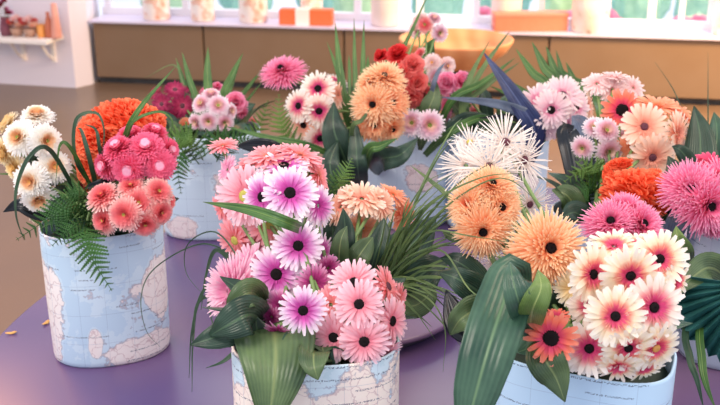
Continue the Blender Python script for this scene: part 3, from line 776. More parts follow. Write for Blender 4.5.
L('broad_leaf', [(345, 272, 1.42), (343, 250, 1.38), (345, 228, 1.38), (343, 208, 1.38)], 24, 'dark', 'upright dark leaf in front of the pale peach gerberas', prof='wide')
L('broad_leaf', [(342, 282, 1.4), (339, 262, 1.35), (341, 240, 1.34), (347, 226, 1.35)], 20, 'olive', 'olive upright leaf, frontmost before the peach gerberas', prof='wide')
L('broad_leaf', [(352, 285, 1.42), (356, 262, 1.36), (366, 246, 1.36), (373, 237, 1.37)], 24, 'olive', 'olive leaf leaning right above the light pink bunch', prof='wide')
L('broad_leaf', [(368, 282, 1.42), (374, 258, 1.4), (381, 238, 1.4), (384, 218, 1.41)], 24, 'dark', 'dark upright leaf at the root of the bear grass')
L('broad_leaf', [(372, 290, 1.42), (395, 262, 1.43), (418, 238, 1.46), (436, 216, 1.5)], 44, 'dark', 'broad dark leaf behind the bear grass, pointing up right', prof='wide')
L('broad_leaf', [(385, 292, 1.42), (408, 285, 1.4), (428, 270, 1.4), (448, 262, 1.42)], 46, 'dark', 'broad dark leaf behind the bear grass, pointing right', prof='wide')
L('broad_leaf', [(395, 300, 1.4), (412, 306, 1.38), (426, 298, 1.36), (434, 284, 1.37)], 26, 'olive', 'yellow-green leaf below the bear grass')
L('broad_leaf', [(330, 260, 1.45), (333, 230, 1.44), (328, 205, 1.45)], 20, 'dark', 'narrow dark leaf between the magenta and pale peach flowers')
L('flat_leaf', [(312, 234, 1.42), (290, 224, 1.24), (250, 210, 1.26), (203, 202, 1.32)], 12, 'blade', 'long flat green blade crossing the pink gerberas to the left', prof='blade')
L('broad_leaf', [(420, 330, 1.5), (430, 305, 1.5), (440, 285, 1.48)], 14, 'dark', 'narrow dark leaf tip over the riser edge') if 0 else None
# loops of grass at the left of vase C
for i, (pts, w) in enumerate([([(262, 330, 1.38), (232, 300, 1.4), (200, 300, 1.42), (193, 340, 1.4), (192, 392, 1.38)], 4),
                              ([(258, 320, 1.38), (228, 282, 1.4), (204, 290, 1.4), (192, 330, 1.4), (189, 378, 1.4)], 4),
                              ([(255, 325, 1.4), (225, 290, 1.42), (209, 300, 1.42), (214, 330, 1.4)], 5),
                              ([(258, 312, 1.4), (236, 268, 1.42), (216, 250, 1.42), (206, 275, 1.42), (201, 310, 1.4)], 5)]):
    L('ribbon_leaf', pts, w, 'dgrass', 'dark grass blade looping down to the table left of the pink flowers', 'leaf', 'thin', group='looping dark grass by the front centre vase', roll=.4)
L('tendril', [(262, 320, 1.42), (240, 262, 1.42), (215, 232, 1.45), (188, 244, 1.47), (186, 272, 1.47), (204, 296, 1.44)], 1.6, 'dgrass', 'thin round wire-like grass loop before the back left vase', 'leaf', 'thin', roll=.5)
L('tendril', [(275, 356, 1.36), (240, 268, 1.42), (212, 245, 1.5), (185, 249, 1.52), (152, 271, 1.52), (141, 298, 1.5), (146, 330, 1.5), (160, 347, 1.52)], 1.6, 'dgrass', 'thin arching grass stalk before the far left map vase', 'leaf', 'thin', roll=.5)
L('ribbon_leaf', [(252, 340, 1.37), (235, 352, 1.38), (222, 362, 1.38), (206, 368, 1.39)], 5, 'dgrass', 'short dark grass blade low beside the front centre vase', 'leaf', 'thin')
L('ribbon_leaf', [(250, 332, 1.38), (232, 345, 1.4), (216, 338, 1.4), (204, 330, 1.41)], 5, 'dgrass', 'short dark curved blade above the low grass blade', 'leaf', 'thin')
# bear grass fan
bg = random.Random(5)
for i in range(44):
    a = math.radians(bg.choice([bg.uniform(20, 95), bg.uniform(20, 80), bg.uniform(-45, 20)]))
    ln = bg.uniform(70, 165) if a > .3 else bg.uniform(60, 105)
    x0, y0 = 384 + bg.uniform(-9, 12), 272 + bg.uniform(-8, 14)
    dx, dy = math.cos(a) * ln, -math.sin(a) * ln
    dr = bg.uniform(.05, .35) * ln
    L('slender_leaf', [(x0 - 8, y0 + 18, 1.42), (x0 + dx * .3, y0 + dy * .38, 1.36), (x0 + dx * .68, y0 + dy * .75 + dr * .1, 1.33), (x0 + dx, y0 + dy + dr * .6, 1.32 + bg.uniform(-.03, .08))],
      bg.uniform(1.4, 2.6), 'grass', 'fine green grass blade fanning out right of the pale peach gerberas', 'leaf', 'thin', group='fan of fine grass in the front centre vase', n=5, roll=bg.uniform(-.5, .5))
# vase R leaves
L('strap_leaf', [(528, 330, 1.25), (516, 272, 1.14), (503, 304, 1.09), (485, 360, 1.06), (466, 430, 1.06)], 54, 'big', 'huge striped strap leaf hanging left of the front right vase', prof='hang', fold=.1)
L('strap_leaf', [(535, 340, 1.2), (521, 308, 1.07), (513, 280, 1.06), (510, 262, 1.08)], 26, 'big', 'curled striped leaf on top of the huge strap leaf', fold=.35, prof='wide')
L('broad_leaf', [(530, 335, 1.2), (532, 312, 1.07), (541, 288, 1.05), (538, 270, 1.07)], 27, 'light', 'bright light green leaf below the largest peach flower', prof='wide', fold=.2)
L('broad_leaf', [(548, 345, 1.2), (545, 358, 1.12), (556, 378, 1.12), (565, 402, 1.12)], 38, 'olive', 'pointed green leaf under the single coral gerbera', prof='wide')
L('broad_leaf', [(510, 345, 1.3), (486, 300, 1.28), (460, 280, 1.26), (438, 272, 1.28)], 34, 'dark', 'dark glossy leaf reaching left from the front right vase', prof='wide')
L('broad_leaf', [(512, 335, 1.3), (482, 312, 1.26), (462, 318, 1.24), (450, 335, 1.26)], 34, 'olive', 'curved olive leaf below the dark glossy one', prof='wide', fold=.6)
L('broad_leaf', [(505, 330, 1.32), (478, 280, 1.32), (458, 262, 1.32), (440, 258, 1.34)], 26, 'dark', 'dark leaf highest at the left of the front right vase', prof='wide')
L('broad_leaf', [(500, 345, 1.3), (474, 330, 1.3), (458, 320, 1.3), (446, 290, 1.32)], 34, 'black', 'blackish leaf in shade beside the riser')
L('broad_leaf', [(560, 320, 1.3), (560, 300, 1.24), (566, 282, 1.24)], 24, 'dark', 'dark leaf in the gap under the largest peach flower')
L('broad_leaf', [(545, 320, 1.3), (520, 290, 1.27), (505, 262, 1.28)], 30, 'dark', 'dark leaf between the two peach balls')
L('broad_leaf', [(470, 250, 1.36), (462, 238, 1.34), (450, 236, 1.34), (442, 231, 1.34)], 12, 'olive', 'small olive leaf at the lower left of the left peach ball', prof='wide')
L('flat_leaf', [(520, 318, 1.3), (485, 245, 1.4), (452, 200, 1.44), (432, 182, 1.46), (410, 165, 1.5)], 6, 'grass', 'straight green stalk crossing the back centre vase', prof='blade')
# long grasses over the white and peach flowers
for i, (pts, w) in enumerate([([(400, 250, 1.4), (430, 205, 1.32), (480, 178, 1.28), (522, 173, 1.28)], 2.2), ([(405, 262, 1.4), (440, 212, 1.32), (500, 178, 1.28), (545, 208, 1.28)], 1.8),
                              ([(398, 262, 1.4), (430, 232, 1.32), (470, 236, 1.27), (520, 244, 1.28)], 1.8), ([(400, 270, 1.4), (440, 250, 1.32), (470, 290, 1.2), (500, 305, 1.2)], 2),
                              ([(395, 285, 1.4), (430, 300, 1.3), (445, 330, 1.3), (443, 372, 1.3)], 1.6), ([(395, 262, 1.4), (420, 190, 1.4), (450, 132, 1.45), (462, 118, 1.5)], 2)]):
    L('ribbon_leaf', pts, w, 'grass', 'long thin grass blade arching right from the fan over neighbouring flowers', 'leaf', 'thin', group='long arching grass over the centre', n=6, roll=.3)
# vase FR / right side
for i in range(9):
    a = math.radians(100 + i * 17)
    L('palm_leaflet', [(716, 305, 1.42), (716 + 26 * math.cos(a) * 1.2, 305 + 26 * math.sin(a), 1.36), (716 + 48 * math.cos(a), 305 + 58 * math.sin(a), 1.36)], 17, 'teal',
      'pleated teal palm leaflet at the right picture edge', 'leaf', 'strap', fold=.3, group='pleated teal palm leaflets', roll=.2) if 0 else None
def palm_fan(cx, cy, d, a0, a1, rad, n, label):
    org = P(cx, cy, d); bm = bmesh.new(); uvl = bm.loops.layers.uv.new('uv')
    prev = None; M = 8
    for i in range(2 * n + 1):
        a = math.radians(a0 + (a1 - a0) * i / (2 * n)); zz = .010 * (1 if i % 2 else -1)
        row = []
        for k in range(M + 1):
            t = k / M; rr = rad * t * (1 if i % 2 else .93)
            q = P(cx + rr * math.cos(a), cy + rr * math.sin(a), d + zz * t * 1.1 + .03 * t * t) - org
            row.append((bm.verts.new(q), i / (2 * n), t))
        if prev:
            for k in range(M):
                qd = (prev[k], prev[k + 1], row[k + 1], row[k]); f = bm.faces.new([v[0] for v in qd])
                for lp, v in zip(f.loops, qd): lp[uvl].uv = (v[1], v[2])
        prev = row
    bmesh.ops.remove_doubles(bm, verts=bm.verts, dist=1e-5)
    base, rot = VASES['FR'][0], VASES['FR'][1]
    tube(bm, [q for q in catmull([Vector((0, 0, 0)), Vector((.01, .05, .02)), base + Vector((.0, .02, H + .02)) - org, base + Vector((0, .02, H - .03)) - org], 5)], .003, .003)
    o = to_obj('palm_leaf', bm, LM['teal'], smooth=False); o.location = org
    s = o.modifiers.new('thickness', 'SOLIDIFY'); s.thickness = .0005
    return tag(o, label, 'leaf')
palm_fan(752, 285, 1.40, 108, 188, 84, 9, 'large pleated teal palm leaf at the right picture edge')
L('broad_leaf', [(735, 285, 1.5), (712, 268, 1.46), (694, 276, 1.42), (674, 296, 1.4)], 32, 'olive', 'olive leaf arching above the pleated palm leaf', prof='wide')
L('broad_leaf', [(690, 262, 1.5), (684, 250, 1.44), (678, 238, 1.42), (676, 226, 1.43)], 18, 'light', 'yellow-green leaf below the right pink bunch', prof='wide')
L('broad_leaf', [(725, 240, 1.62), (688, 320, 1.45), (690, 358, 1.38), (697, 380, 1.36), (704, 410, 1.36)], 7, 'dgrass', 'narrow drooping dark blade at the lower right, left one', prof='blade')
L('broad_leaf', [(730, 240, 1.62), (702, 315, 1.45), (702, 360, 1.38), (706, 384, 1.36), (716, 410, 1.36)], 8, 'blade', 'narrow drooping green blade at the lower right corner', prof='blade')
L('broad_leaf', [(698, 205, 1.7), (700, 170, 1.72), (700, 135, 1.74), (694, 106, 1.76)], 34, 'dark', 'tall pointed dark leaf behind the right pink bunch', prof='wide', fold=.3)
L('broad_leaf', [(715, 205, 1.72), (716, 160, 1.74), (717, 130, 1.76), (714, 112, 1.78)], 22, 'big', 'second tall striped leaf at the right picture edge', prof='wide', fold=.3)
L('broad_leaf', [(672, 215, 1.64), (672, 190, 1.62), (675, 172, 1.62), (668, 156, 1.63)], 30, 'dark', 'dark leaf between the peach and bright pink flowers', prof='wide', roll=.3)
L('broad_leaf', [(694, 175, 1.66), (688, 160, 1.66), (680, 150, 1.66), (672, 146, 1.67)], 16, 'dark', 'small dark leaf tucked under the sideways peach gerbera', prof='wide')
L('broad_leaf', [(668, 245, 1.62), (676, 225, 1.6), (680, 214, 1.6), (690, 205, 1.6)], 22, 'steel', 'blue-grey leaf between the two bright pink groups', prof='wide')
L('ribbon_leaf', [(700, 200, 1.75), (690, 140, 1.78), (676, 95, 1.82), (655, 62, 1.85)], 1.6, 'dgrass', 'thin curved grass stalk rising at the right', 'leaf', 'thin', roll=.4)
L('ribbon_leaf', [(706, 200, 1.75), (708, 150, 1.78), (708, 100, 1.82), (708, 52, 1.85)], 1.6, 'dgrass', 'thin straight grass stalk rising at the right edge', 'leaf', 'thin', roll=.4)
# vase BR
L('broad_leaf', [(520, 175, 2.12), (535, 135, 2.02), (520, 104, 2.0), (484, 53, 2.02)], 21, 'navy', 'long navy blue leaf rising left of the light pink ball', prof='lance', fold=.3)
L('flat_leaf', [(520, 180, 2.12), (540, 130, 2.02), (505, 106, 2.0), (440, 97, 2.02)], 12, 'steel', 'blue-grey flat leaf stretching left across the back', prof='blade')
L('flat_leaf', [(500, 185, 2.24), (535, 138, 2.06), (515, 118, 2.03), (478, 118, 2.04)], 8, 'black', 'dark narrow leaf below the blue-grey one', prof='blade')
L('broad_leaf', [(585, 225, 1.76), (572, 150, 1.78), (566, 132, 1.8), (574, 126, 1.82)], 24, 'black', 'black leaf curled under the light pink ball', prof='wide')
L('broad_leaf', [(588, 225, 1.78), (586, 148, 1.8), (580, 125, 1.83), (572, 116, 1.86)], 26, 'steel', 'pale blue-grey leaf between the pink ball and green-eyed trio', prof='wide')
L('broad_leaf', [(612, 210, 1.78), (604, 118, 1.86), (598, 100, 1.93), (592, 87, 1.94)], 14, 'blade', 'green leaf under the blush-white back gerberas', prof='wide')
L('broad_leaf', [(614, 210, 1.78), (612, 108, 1.86), (617, 96, 1.93), (622, 85, 1.94)], 9, 'blade', 'slim green leaf between the blush-white gerberas', prof='wide')
for i, (x0, y0, x1, y1, w) in enumerate([(548, 95, 516, 49, 9), (556, 92, 532, 42, 10), (562, 92, 546, 46, 9), (566, 90, 556, 50, 6), (580, 95, 566, 62, 7), (545, 105, 508, 80, 6), (538, 108, 488, 85, 5), (535, 112, 482, 100, 5)]):
    L('palm_shoot', [(520, 170, 2.17), (x0, y0, 2.14), ((x0 + x1) / 2, (y0 + y1) / 2, 2.15), (x1, y1, 2.16)], w, 'blade', 'pointed green palm spike behind the light pink ball', 'leaf', 'lance', group='palm spikes behind the light pink ball')
for i, (x1, y1) in enumerate([(512, 28), (490, 40), (478, 60), (520, 62)]):
    L('palm_shoot', [(470, 160, 2.17), (462, 112, 2.14), ((445 + x1) / 2 + 4, (110 + y1) / 2, 2.14), (x1, y1, 2.18)], 6, 'grass', 'yellow-green blade fanning right behind the bright pink trio', 'leaf', 'blade', group='yellow-green blades behind the bright pink trio')
# vase BC
DOFF = .10
for i, (x0, x1, y1, w) in enumerate([(345, 335, 22, 9), (347, 327, 42, 5), (356, 354, 18, 6), (362, 364, 20, 7), (350, 349, 55, 4), (368, 368, 55, 5)]):
    L('flat_leaf', [(x0 + 20, 168, 2.16), (x0 + 2, 115, 2.04), ((x0 + x1) / 2, 70, 2.04), (x1, y1, 2.06)], w, 'blade', 'upright green blade rising between the white and peach gerberas', 'leaf', 'blade', group='upright blades of the back centre vase')
L('flat_leaf', [(392, 160, 2.16), (392, 90, 2.1), (398, 60, 2.1), (412, 30, 2.12), (431, -12, 2.14)], 5, 'blade', 'long green blade leaning right from behind the scarlet carnation', prof='blade')
L('broad_leaf', [(352, 195, 2.02), (345, 160, 1.92), (334, 130, 1.9), (334, 102, 1.92)], 34, 'dark', 'large dark leaf between the white and peach gerberas', prof='wide')
L('broad_leaf', [(350, 215, 2.02), (338, 190, 1.9), (330, 165, 1.88), (338, 140, 1.9)], 30, 'dark', 'dark leaf below the white gerberas', prof='wide')
L('broad_leaf', [(362, 200, 2.02), (358, 170, 1.88), (356, 145, 1.88), (354, 112, 1.9)], 20, 'dark', 'dark leaf left of the big peach ball', prof='wide')
L('broad_leaf', [(385, 175, 2.16), (380, 160, 1.92), (400, 155, 1.85), (418, 138, 1.86)], 26, 'dark', 'dark leaf hugging the underside of the big peach ball', prof='wide')
L('broad_leaf', [(360, 190, 2.0), (368, 152, 1.86), (380, 146, 1.84), (398, 138, 1.85)], 12, 'blade', 'green leaf lying under the big peach ball', prof='wide')
L('flat_leaf', [(350, 180, 2.0), (352, 130, 1.87), (362, 120, 1.86), (371, 107, 1.86)], 5, 'grass', 'thin green blade crossing the left of the peach ball', prof='blade')
L('broad_leaf', [(420, 150, 2.06), (428, 112, 2.02), (434, 96, 2.02), (436, 80, 2.03)], 20, 'olive', 'olive leaf above the lilac chrysanthemums', prof='wide')
L('broad_leaf', [(430, 150, 2.06), (452, 128, 2.04), (470, 118, 2.04), (498, 118, 2.06)], 16, 'dark', 'dark leaf stretching right under the hanging pink carnation')
L('flat_leaf', [(425, 155, 2.04), (445, 136, 1.98), (480, 118, 1.98), (505, 128, 2.0)], 9, 'blade', 'green blade stretching right below the dark leaf', prof='blade')
L('flat_leaf', [(430, 150, 2.1), (452, 100, 2.02), (480, 84, 2.02), (515, 58, 2.04)], 8, 'blade', 'green blade leaning right behind the bright pink trio', prof='blade')
L('flat_leaf', [(420, 130, 2.1), (432, 90, 2.02), (438, 72, 2.02), (446, 62, 2.02)], 5, 'steel', 'small blue-grey blade over the blush pink chrysanthemums', prof='blade')
L('broad_leaf', [(428, 75, 2.3), (428, 55, 2.28), (430, 46, 2.27), (435, 38, 2.27)], 14, 'blade', 'green leaf beneath the high pale pink cluster', prof='wide')
L('flat_leaf', [(352, 165, 2.0), (310, 146, 1.86), (270, 138, 1.86), (224, 126, 1.9)], 7, 'blade', 'long green blade running left above the soft pink gerberas', prof='blade')
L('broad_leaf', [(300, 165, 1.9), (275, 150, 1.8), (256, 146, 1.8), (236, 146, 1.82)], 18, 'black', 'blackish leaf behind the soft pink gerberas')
DOFF = 0.0
# vase BL
for i, (x0, y0, x1, y1, w) in enumerate([(194, 110, 176, 58, 7), (198, 105, 182, 52, 7), (209, 100, 208, 47, 9), (222, 100, 243, 53, 8), (226, 100, 240, 62, 6), (236, 105, 262, 70, 5), (240, 112, 262, 82, 3), (222, 96, 232, 80, 3)]):
    L('flat_leaf', [(212, 160, 2.26), (x0, y0, 2.24), ((x0 + x1) / 2 - 1, (y0 + y1) / 2, 2.25), (x1, y1, 2.26)], w, 'blade', 'green blade standing up behind the pale pink ball', 'leaf', 'blade', group='upright blades of the back left vase')
L('ribbon_leaf', [(205, 160, 2.24), (188, 110, 2.22), (176, 66, 2.24), (145, 78, 2.24)], 2, 'grass', 'thin grass stalk bending left above the burgundy bunch', 'leaf', 'thin')
# vase L
L('flat_leaf', [(122, 190, 1.66), (125, 140, 1.58), (140, 108, 1.56), (176, 66, 1.6)], 6, 'blade', 'long green blade crossing the orange celosia toward upper right', prof='blade')
for pts, w, lb in [([(95, 190, 1.66), (76, 160, 1.58), (76, 120, 1.56), (96, 113, 1.56), (104, 130, 1.56), (102, 160, 1.57)], 3.6, 'green grass loop before the orange celosia'),
                   ([(98, 195, 1.66), (90, 160, 1.56), (82, 132, 1.55), (78, 128, 1.56)], 5, 'short green blade within the grass loop'),
                   ([(110, 195, 1.66), (100, 150, 1.57), (96, 130, 1.56), (84, 124, 1.56)], 4, 'bluish curved blade within the grass loop'),
                   ([(130, 185, 1.66), (128, 130, 1.56), (155, 112, 1.55), (172, 120, 1.56), (168, 142, 1.57)], 3.2, 'grey-green blade arching over the hot pink flowers'),
                   ([(95, 195, 1.66), (72, 150, 1.56), (60, 145, 1.55), (56, 180, 1.55)], 4, 'green blade curving down over the right white chrysanthemum'),
                   ([(80, 200, 1.64), (50, 150, 1.52), (30, 156, 1.5), (17, 185, 1.5), (16, 215, 1.5), (24, 240, 1.52)], 4.5, 'dark green blade curving down over the left white chrysanthemums'),
                   ([(70, 195, 1.7), (50, 176, 1.68), (20, 174, 1.68), (-6, 174, 1.68)], 5, 'straight green blade reaching the left picture edge'),
                   ([(95, 190, 1.7), (75, 168, 1.66), (62, 158, 1.66), (40, 148, 1.67)], 2.5, 'thin green stalk behind the white chrysanthemums')]:
    L('ribbon_leaf', pts, w, 'dgrass' if 'dark' in lb or 'loop' in lb else 'blade', lb, 'leaf', 'thin', roll=.3)
L('broad_leaf', [(100, 200, 1.68), (112, 186, 1.6), (100, 186, 1.58), (88, 186, 1.6)], 12, 'black', 'blackish band-like leaf between hot pink and salmon flowers', prof='strap') if 0 else None
L('broad_leaf', [(150, 205, 1.66), (122, 186, 1.63), (105, 184, 1.6), (84, 188, 1.6)], 12, 'black', 'blackish leaf between the hot pink and salmon flowers', prof='strap')
L('broad_leaf', [(150, 200, 1.66), (165, 202, 1.62), (171, 201, 1.62), (178, 198, 1.63)], 9, 'black', 'small black leaf tip right of the salmon flowers', prof='wide')
L('broad_leaf', [(70, 215, 1.68), (40, 212, 1.66), (20, 205, 1.65), (3, 212, 1.66)], 18, 'black', 'black-green leaf at the far left below the white chrysanthemums', prof='wide')
L('broad_leaf', [(85, 200, 1.68), (62, 195, 1.64), (58, 205, 1.62), (52, 225, 1.62)], 20, 'dark', 'dark leaf behind the lowest white chrysanthemum', prof='wide')
L('broad_leaf', [(60, 185, 1.7), (42, 170, 1.67), (38, 155, 1.66), (36, 145, 1.66)], 20, 'dark', 'dark leaf in the middle of the white chrysanthemums', prof='wide')

def frond(pts, wid, npin, mat, label, leaflet=1.0):
    W = [P(*p) for p in pts]; org = W[0].copy(); c = catmull(W, 12); m = len(c)
    bm = bmesh.new(); uvl = bm.loops.layers.uv.new('uv')
    tube(bm, [p - org for p in c], .0014, .0005, 5)
    dav = pts[0][2]; L0 = wid * dav / FPX
    R = random.Random(int(pts[0][0] + pts[-1][1]))
    for i in range(npin):
        t = .12 + .86 * i / (npin - 1); k = min(int(t * (m - 1)), m - 2); p = c[k].lerp(c[k + 1], t * (m - 1) - k)
        tg = (c[k + 1] - c[k]).normalized(); view = (CAM - p).normalized(); sd = tg.cross(view).normalized(); nn = sd.cross(tg)
        env = math.sin(PI * (.18 + .8 * t)) ** .8 * (1 - .3 * t)
        for s in (-1, 1):
            dr = (sd * s + tg * .55 + nn * R.uniform(-.25, .15)).normalized(); ln = L0 * env * R.uniform(.85, 1.05)
            ac = dr.cross(nn).normalized(); q = 7
            for j in range(q):                       # small lobes along each pinna
                u = (j + .3) / q; b = p + dr * ln * u - org; lw = ln * .17 * (1 - u * .75) * leaflet
                for s2 in (-1, 1):
                    tip = b + ac * s2 * lw * 1.2 + dr * ln * .09
                    vs = [bm.verts.new(x) for x in (b - dr * ln * .05, b + ac * s2 * lw * .5 - dr * ln * .035, tip, b + dr * ln * .11)]
                    f = bm.faces.new(vs)
                    for lp in f.loops: lp[uvl].uv = (.3, u)
    o = to_obj('fern_frond', bm, LM[mat]); o.location = org
    s = o.modifiers.new('thickness', 'SOLIDIFY'); s.thickness = .0003
    return tag(o, label, 'fern')
frond([(88, 222, 1.62), (84, 232, 1.53), (92, 258, 1.5), (112, 291, 1.5)], 24, 17, 'fern', 'dark fern frond hanging over the front of the far left vase')
frond([(95, 215, 1.62), (75, 205, 1.54), (50, 218, 1.52), (16, 240, 1.53)], 22, 17, 'fern', 'fern frond spreading left below the white chrysanthemums')
frond([(95, 222, 1.62), (80, 222, 1.54), (66, 232, 1.52), (52, 246, 1.53)], 16, 12, 'fern', 'short fern frond over the left rim of the far left vase')
frond([(95, 212, 1.64), (84, 196, 1.57), (72, 194, 1.56), (58, 200, 1.57)], 16, 12, 'fern', 'short fern frond beside the wine red tufts')
frond([(200, 165, 2.12), (185, 150, 2.03), (178, 168, 2.0), (181, 194, 2.02)], 17, 14, 'fern', 'fern frond hanging down over the back left vase')
frond([(205, 165, 2.14), (195, 145, 2.03), (180, 138, 2.02), (160, 146, 2.03)], 20, 14, 'lfern', 'light fern frond pointing left under the pale pink ball')
frond([(215, 165, 2.14), (222, 148, 2.03), (215, 140, 2.02), (192, 158, 2.02)], 20, 14, 'fern', 'fern frond curling under the pale pink ball')
frond([(215, 165, 2.14), (225, 145, 2.03), (240, 138, 2.02), (256, 140, 2.04)], 16, 12, 'fern', 'fern frond pointing right under the bright pink carnation')
frond([(225, 160, 2.2), (250, 140, 2.14), (262, 120, 2.12), (268, 100, 2.12)], 15, 12, 'lfern', 'soft fern frond upright below the tall pink spider gerbera, left one')
frond([(320, 170, 2.1), (290, 140, 2.06), (280, 118, 2.05), (279, 94, 2.06)], 17, 14, 'lfern', 'soft fern frond upright below the tall pink spider gerbera, right one')
frond([(330, 215, 1.56), (336, 190, 1.54), (345, 172, 1.54), (352, 158, 1.56)], 16, 13, 'lfern', 'pale fern frond above the pale peach gerberas')
frond([(328, 225, 1.56), (328, 205, 1.53), (330, 188, 1.53), (336, 172, 1.54)], 13, 11, 'fern', 'small fern frond beside the magenta gerberas')
frond([(600, 200, 1.76), (592, 175, 1.74), (585, 168, 1.72), (564, 182, 1.72)], 20, 13, 'lfern', 'light fern frond pointing down left under the green-eyed trio')
frond([(605, 200, 1.76), (600, 180, 1.73), (596, 170, 1.71), (576, 156, 1.72)], 18, 13, 'lfern', 'light fern frond pointing left beside the orange celosia')
frond([(600, 205, 1.76), (592, 190, 1.72), (582, 192, 1.7), (568, 206, 1.7)], 18, 13, 'fern', 'dark fern frond above the wide pink dome')
frond([(630, 190, 1.76), (622, 176, 1.71), (618, 172, 1.7), (610, 158, 1.7)], 12, 10, 'fern', 'small fern frond among the orange celosia tufts')

# filler foliage low in every vase, leaves that peep between the heads
fr = random.Random(21)
DESC = {'L': 'the far left vase', 'BL': 'the back left vase', 'BC': 'the back centre vase', 'BM': 'the vase behind the white spider gerberas', 'BR': 'the back right vase', 'FR': 'the vase at the right picture edge', 'C': 'the front centre vase', 'R': 'the front right vase'}
for k, (base, rot, a, b) in VASES.items():
    for i in range(14):
        an = 2 * PI * i / 14 + fr.uniform(-.2, .2); rr = fr.uniform(.5, .9)
        s0 = base + Vector((math.cos(rot) * a * .5 * math.cos(an), b * .5 * math.sin(an), H - .025))
        out = Vector((math.cos(an) * a, math.sin(an) * b * 1.0, 0))
        front = math.sin(an) < -.2
        if front: rr *= .62
        hgt = fr.uniform(.02, .045) if front else fr.uniform(.04, .09)
        e = s0 + out * rr + Vector((0, 0, hgt))
        mid = s0.lerp(e, .5) + Vector((0, 0, .018))
        def px(v):
            r_ = v - CAM; d = r_.dot(FWD); return (360 + r_.dot(RIGHT) / d * FPX, 202.5 - r_.dot(UP) / d * FPX, d)
        L('filler_leaf', [px(s0), px(mid), px(e)], fr.uniform(26, 38) / px(e)[2] * 1.2, fr.choice(['dark', 'olive', 'dark', 'big']),
          'dark green filler leaf between the flower stems of ' + DESC[k], prof='wide', roll=fr.uniform(-.7, .7), group='filler leaves in ' + DESC[k], face=(Vector((out.x, out.y, .12)).normalized() * .6 + Vector((0, -.3, .6))).normalized())

# ------------------------------------------------------------------ table
t = NT('glossy_purple_tabletop')
obj = t.n('ShaderNodeTexCoord').outputs['Object']
n1 = t.noise(obj, 2.2, 1, .4)
c = t.ramp(n1, [(.3, '#524074'), (.5, '#69517a'), (.72, '#82647a')])
PURPLE = t.principled(c, .27, .5)
def disc(bm, R, z0, z1, bev=.004, seg=128, hollow=0):
    lathe(bm, [(R - .02, z0), (R, z0 + bev), (R, z1 - bev), (R - bev * .3, z1 - bev * .3), (R - bev, z1), (R * .5, z1), (.01, z1)], seg)
root = empty('round_table', (.26, 1.50, 0)); tag(root, 'large round glossy purple table carrying all the map-covered vases', 'table')
bm = bmesh.new(); disc(bm, .90, TZ - .035, TZ); to_obj('tabletop', bm, PURPLE, root)
bm = bmesh.new(); lathe(bm, [(.30, 0), (.30, .02), (.06, .06), (.05, .4), (.07, TZ - .06), (.2, TZ - .035)], 40)
to_obj('pedestal', bm, plain('dark_purple_base', '#3c2d48', .5), root)
rc = on_z(352, 292, TZ + .03)
root = empty('round_riser', (rc.x, rc.y, TZ)); tag(root, 'low round purple riser standing on the table behind the front centre vase', 'stand')
bm = bmesh.new(); disc(bm, .215, .022, .034, .003); to_obj('riser_top', bm, PURPLE, root)
bm = bmesh.new(); lathe(bm, [(.185, 0), (.185, .022), (.1, .022)], 80); to_obj('riser_foot', bm, plain('dark_plum_plinth', '#33233f', .5), root)
# fallen petals on the table
for (x, y, a, lb) in [(11, 333, .3, 'yellow-orange fallen petal lying on the left table edge'), (46, 323, 1.2, 'tiny orange fallen petal lying against the far left vase')]:
    p = on_z(x, y, TZ + .0015); bm = bmesh.new()
    ring = [bm.verts.new(Vector((.010 * math.cos(k * PI / 6), .0042 * math.sin(k * PI / 6) * (1 + .3 * math.cos(k * PI / 6)), .002 * abs(math.cos(k * PI / 6))))) for k in range(12)]
    bm.faces.new(ring); o = to_obj('fallen_petal', bm, plain('orange_fallen_petal', '#f5b45a', .6)); o.location = p; o.rotation_euler = (0, 0, a)
    s = o.modifiers.new('thickness', 'SOLIDIFY'); s.thickness = .0005
    tag(o, lb, 'petal')

# ------------------------------------------------------------------ room
t = NT('polished_brown_floor')
obj = t.n('ShaderNodeTexCoord').outputs['Object']
n1 = t.noise(obj, 1.2, 3); n2 = t.noise(obj, 120, 2)
c = t.mix(t.ramp(n1, [(.3, '#75604f'), (.7, '#826850')]), '#564438', t.math('MULTIPLY', n2, .5))
FLOORM = t.principled(c, .3, .5)
bm = bmesh.new(); box(bm, (.5, 3.6, -.05), (12, 9.6, .1)); struct('floor', bm, FLOORM)

WHITE = plain('white_painted_wall', '#ebe4ee', .7, .3, var=.03, scale=4)
wl0 = on_z(-60, 80, 0); wl1 = on_z(76, 88, 0); wl2 = on_z(93, 84, 0)
def prism(bm, pts, z0, z1):
    a = [bm.verts.new((x, y, z0)) for x, y in pts]; b = [bm.verts.new((x, y, z1)) for x, y in pts]
    n = len(pts)
    for i in range(n):
        bm.faces.new((a[i], a[(i + 1) % n], b[(i + 1) % n], b[i]))
    bm.faces.new(list(reversed(a))); bm.faces.new(b)
    bmesh.ops.recalc_face_normals(bm, faces=bm.faces)
bm = bmesh.new()
dr = (Vector((wl1.x - wl0.x, wl1.y - wl0.y, 0))).normalized()
far = wl0 - dr * 2.0
prism(bm, [(far.x, far.y), (wl1.x, wl1.y), (wl2.x, wl2.y), (wl2.x, wl2.y + .35), (far.x, far.y + .9)], 0, 2.6)
struct('wall_left', bm, WHITE)

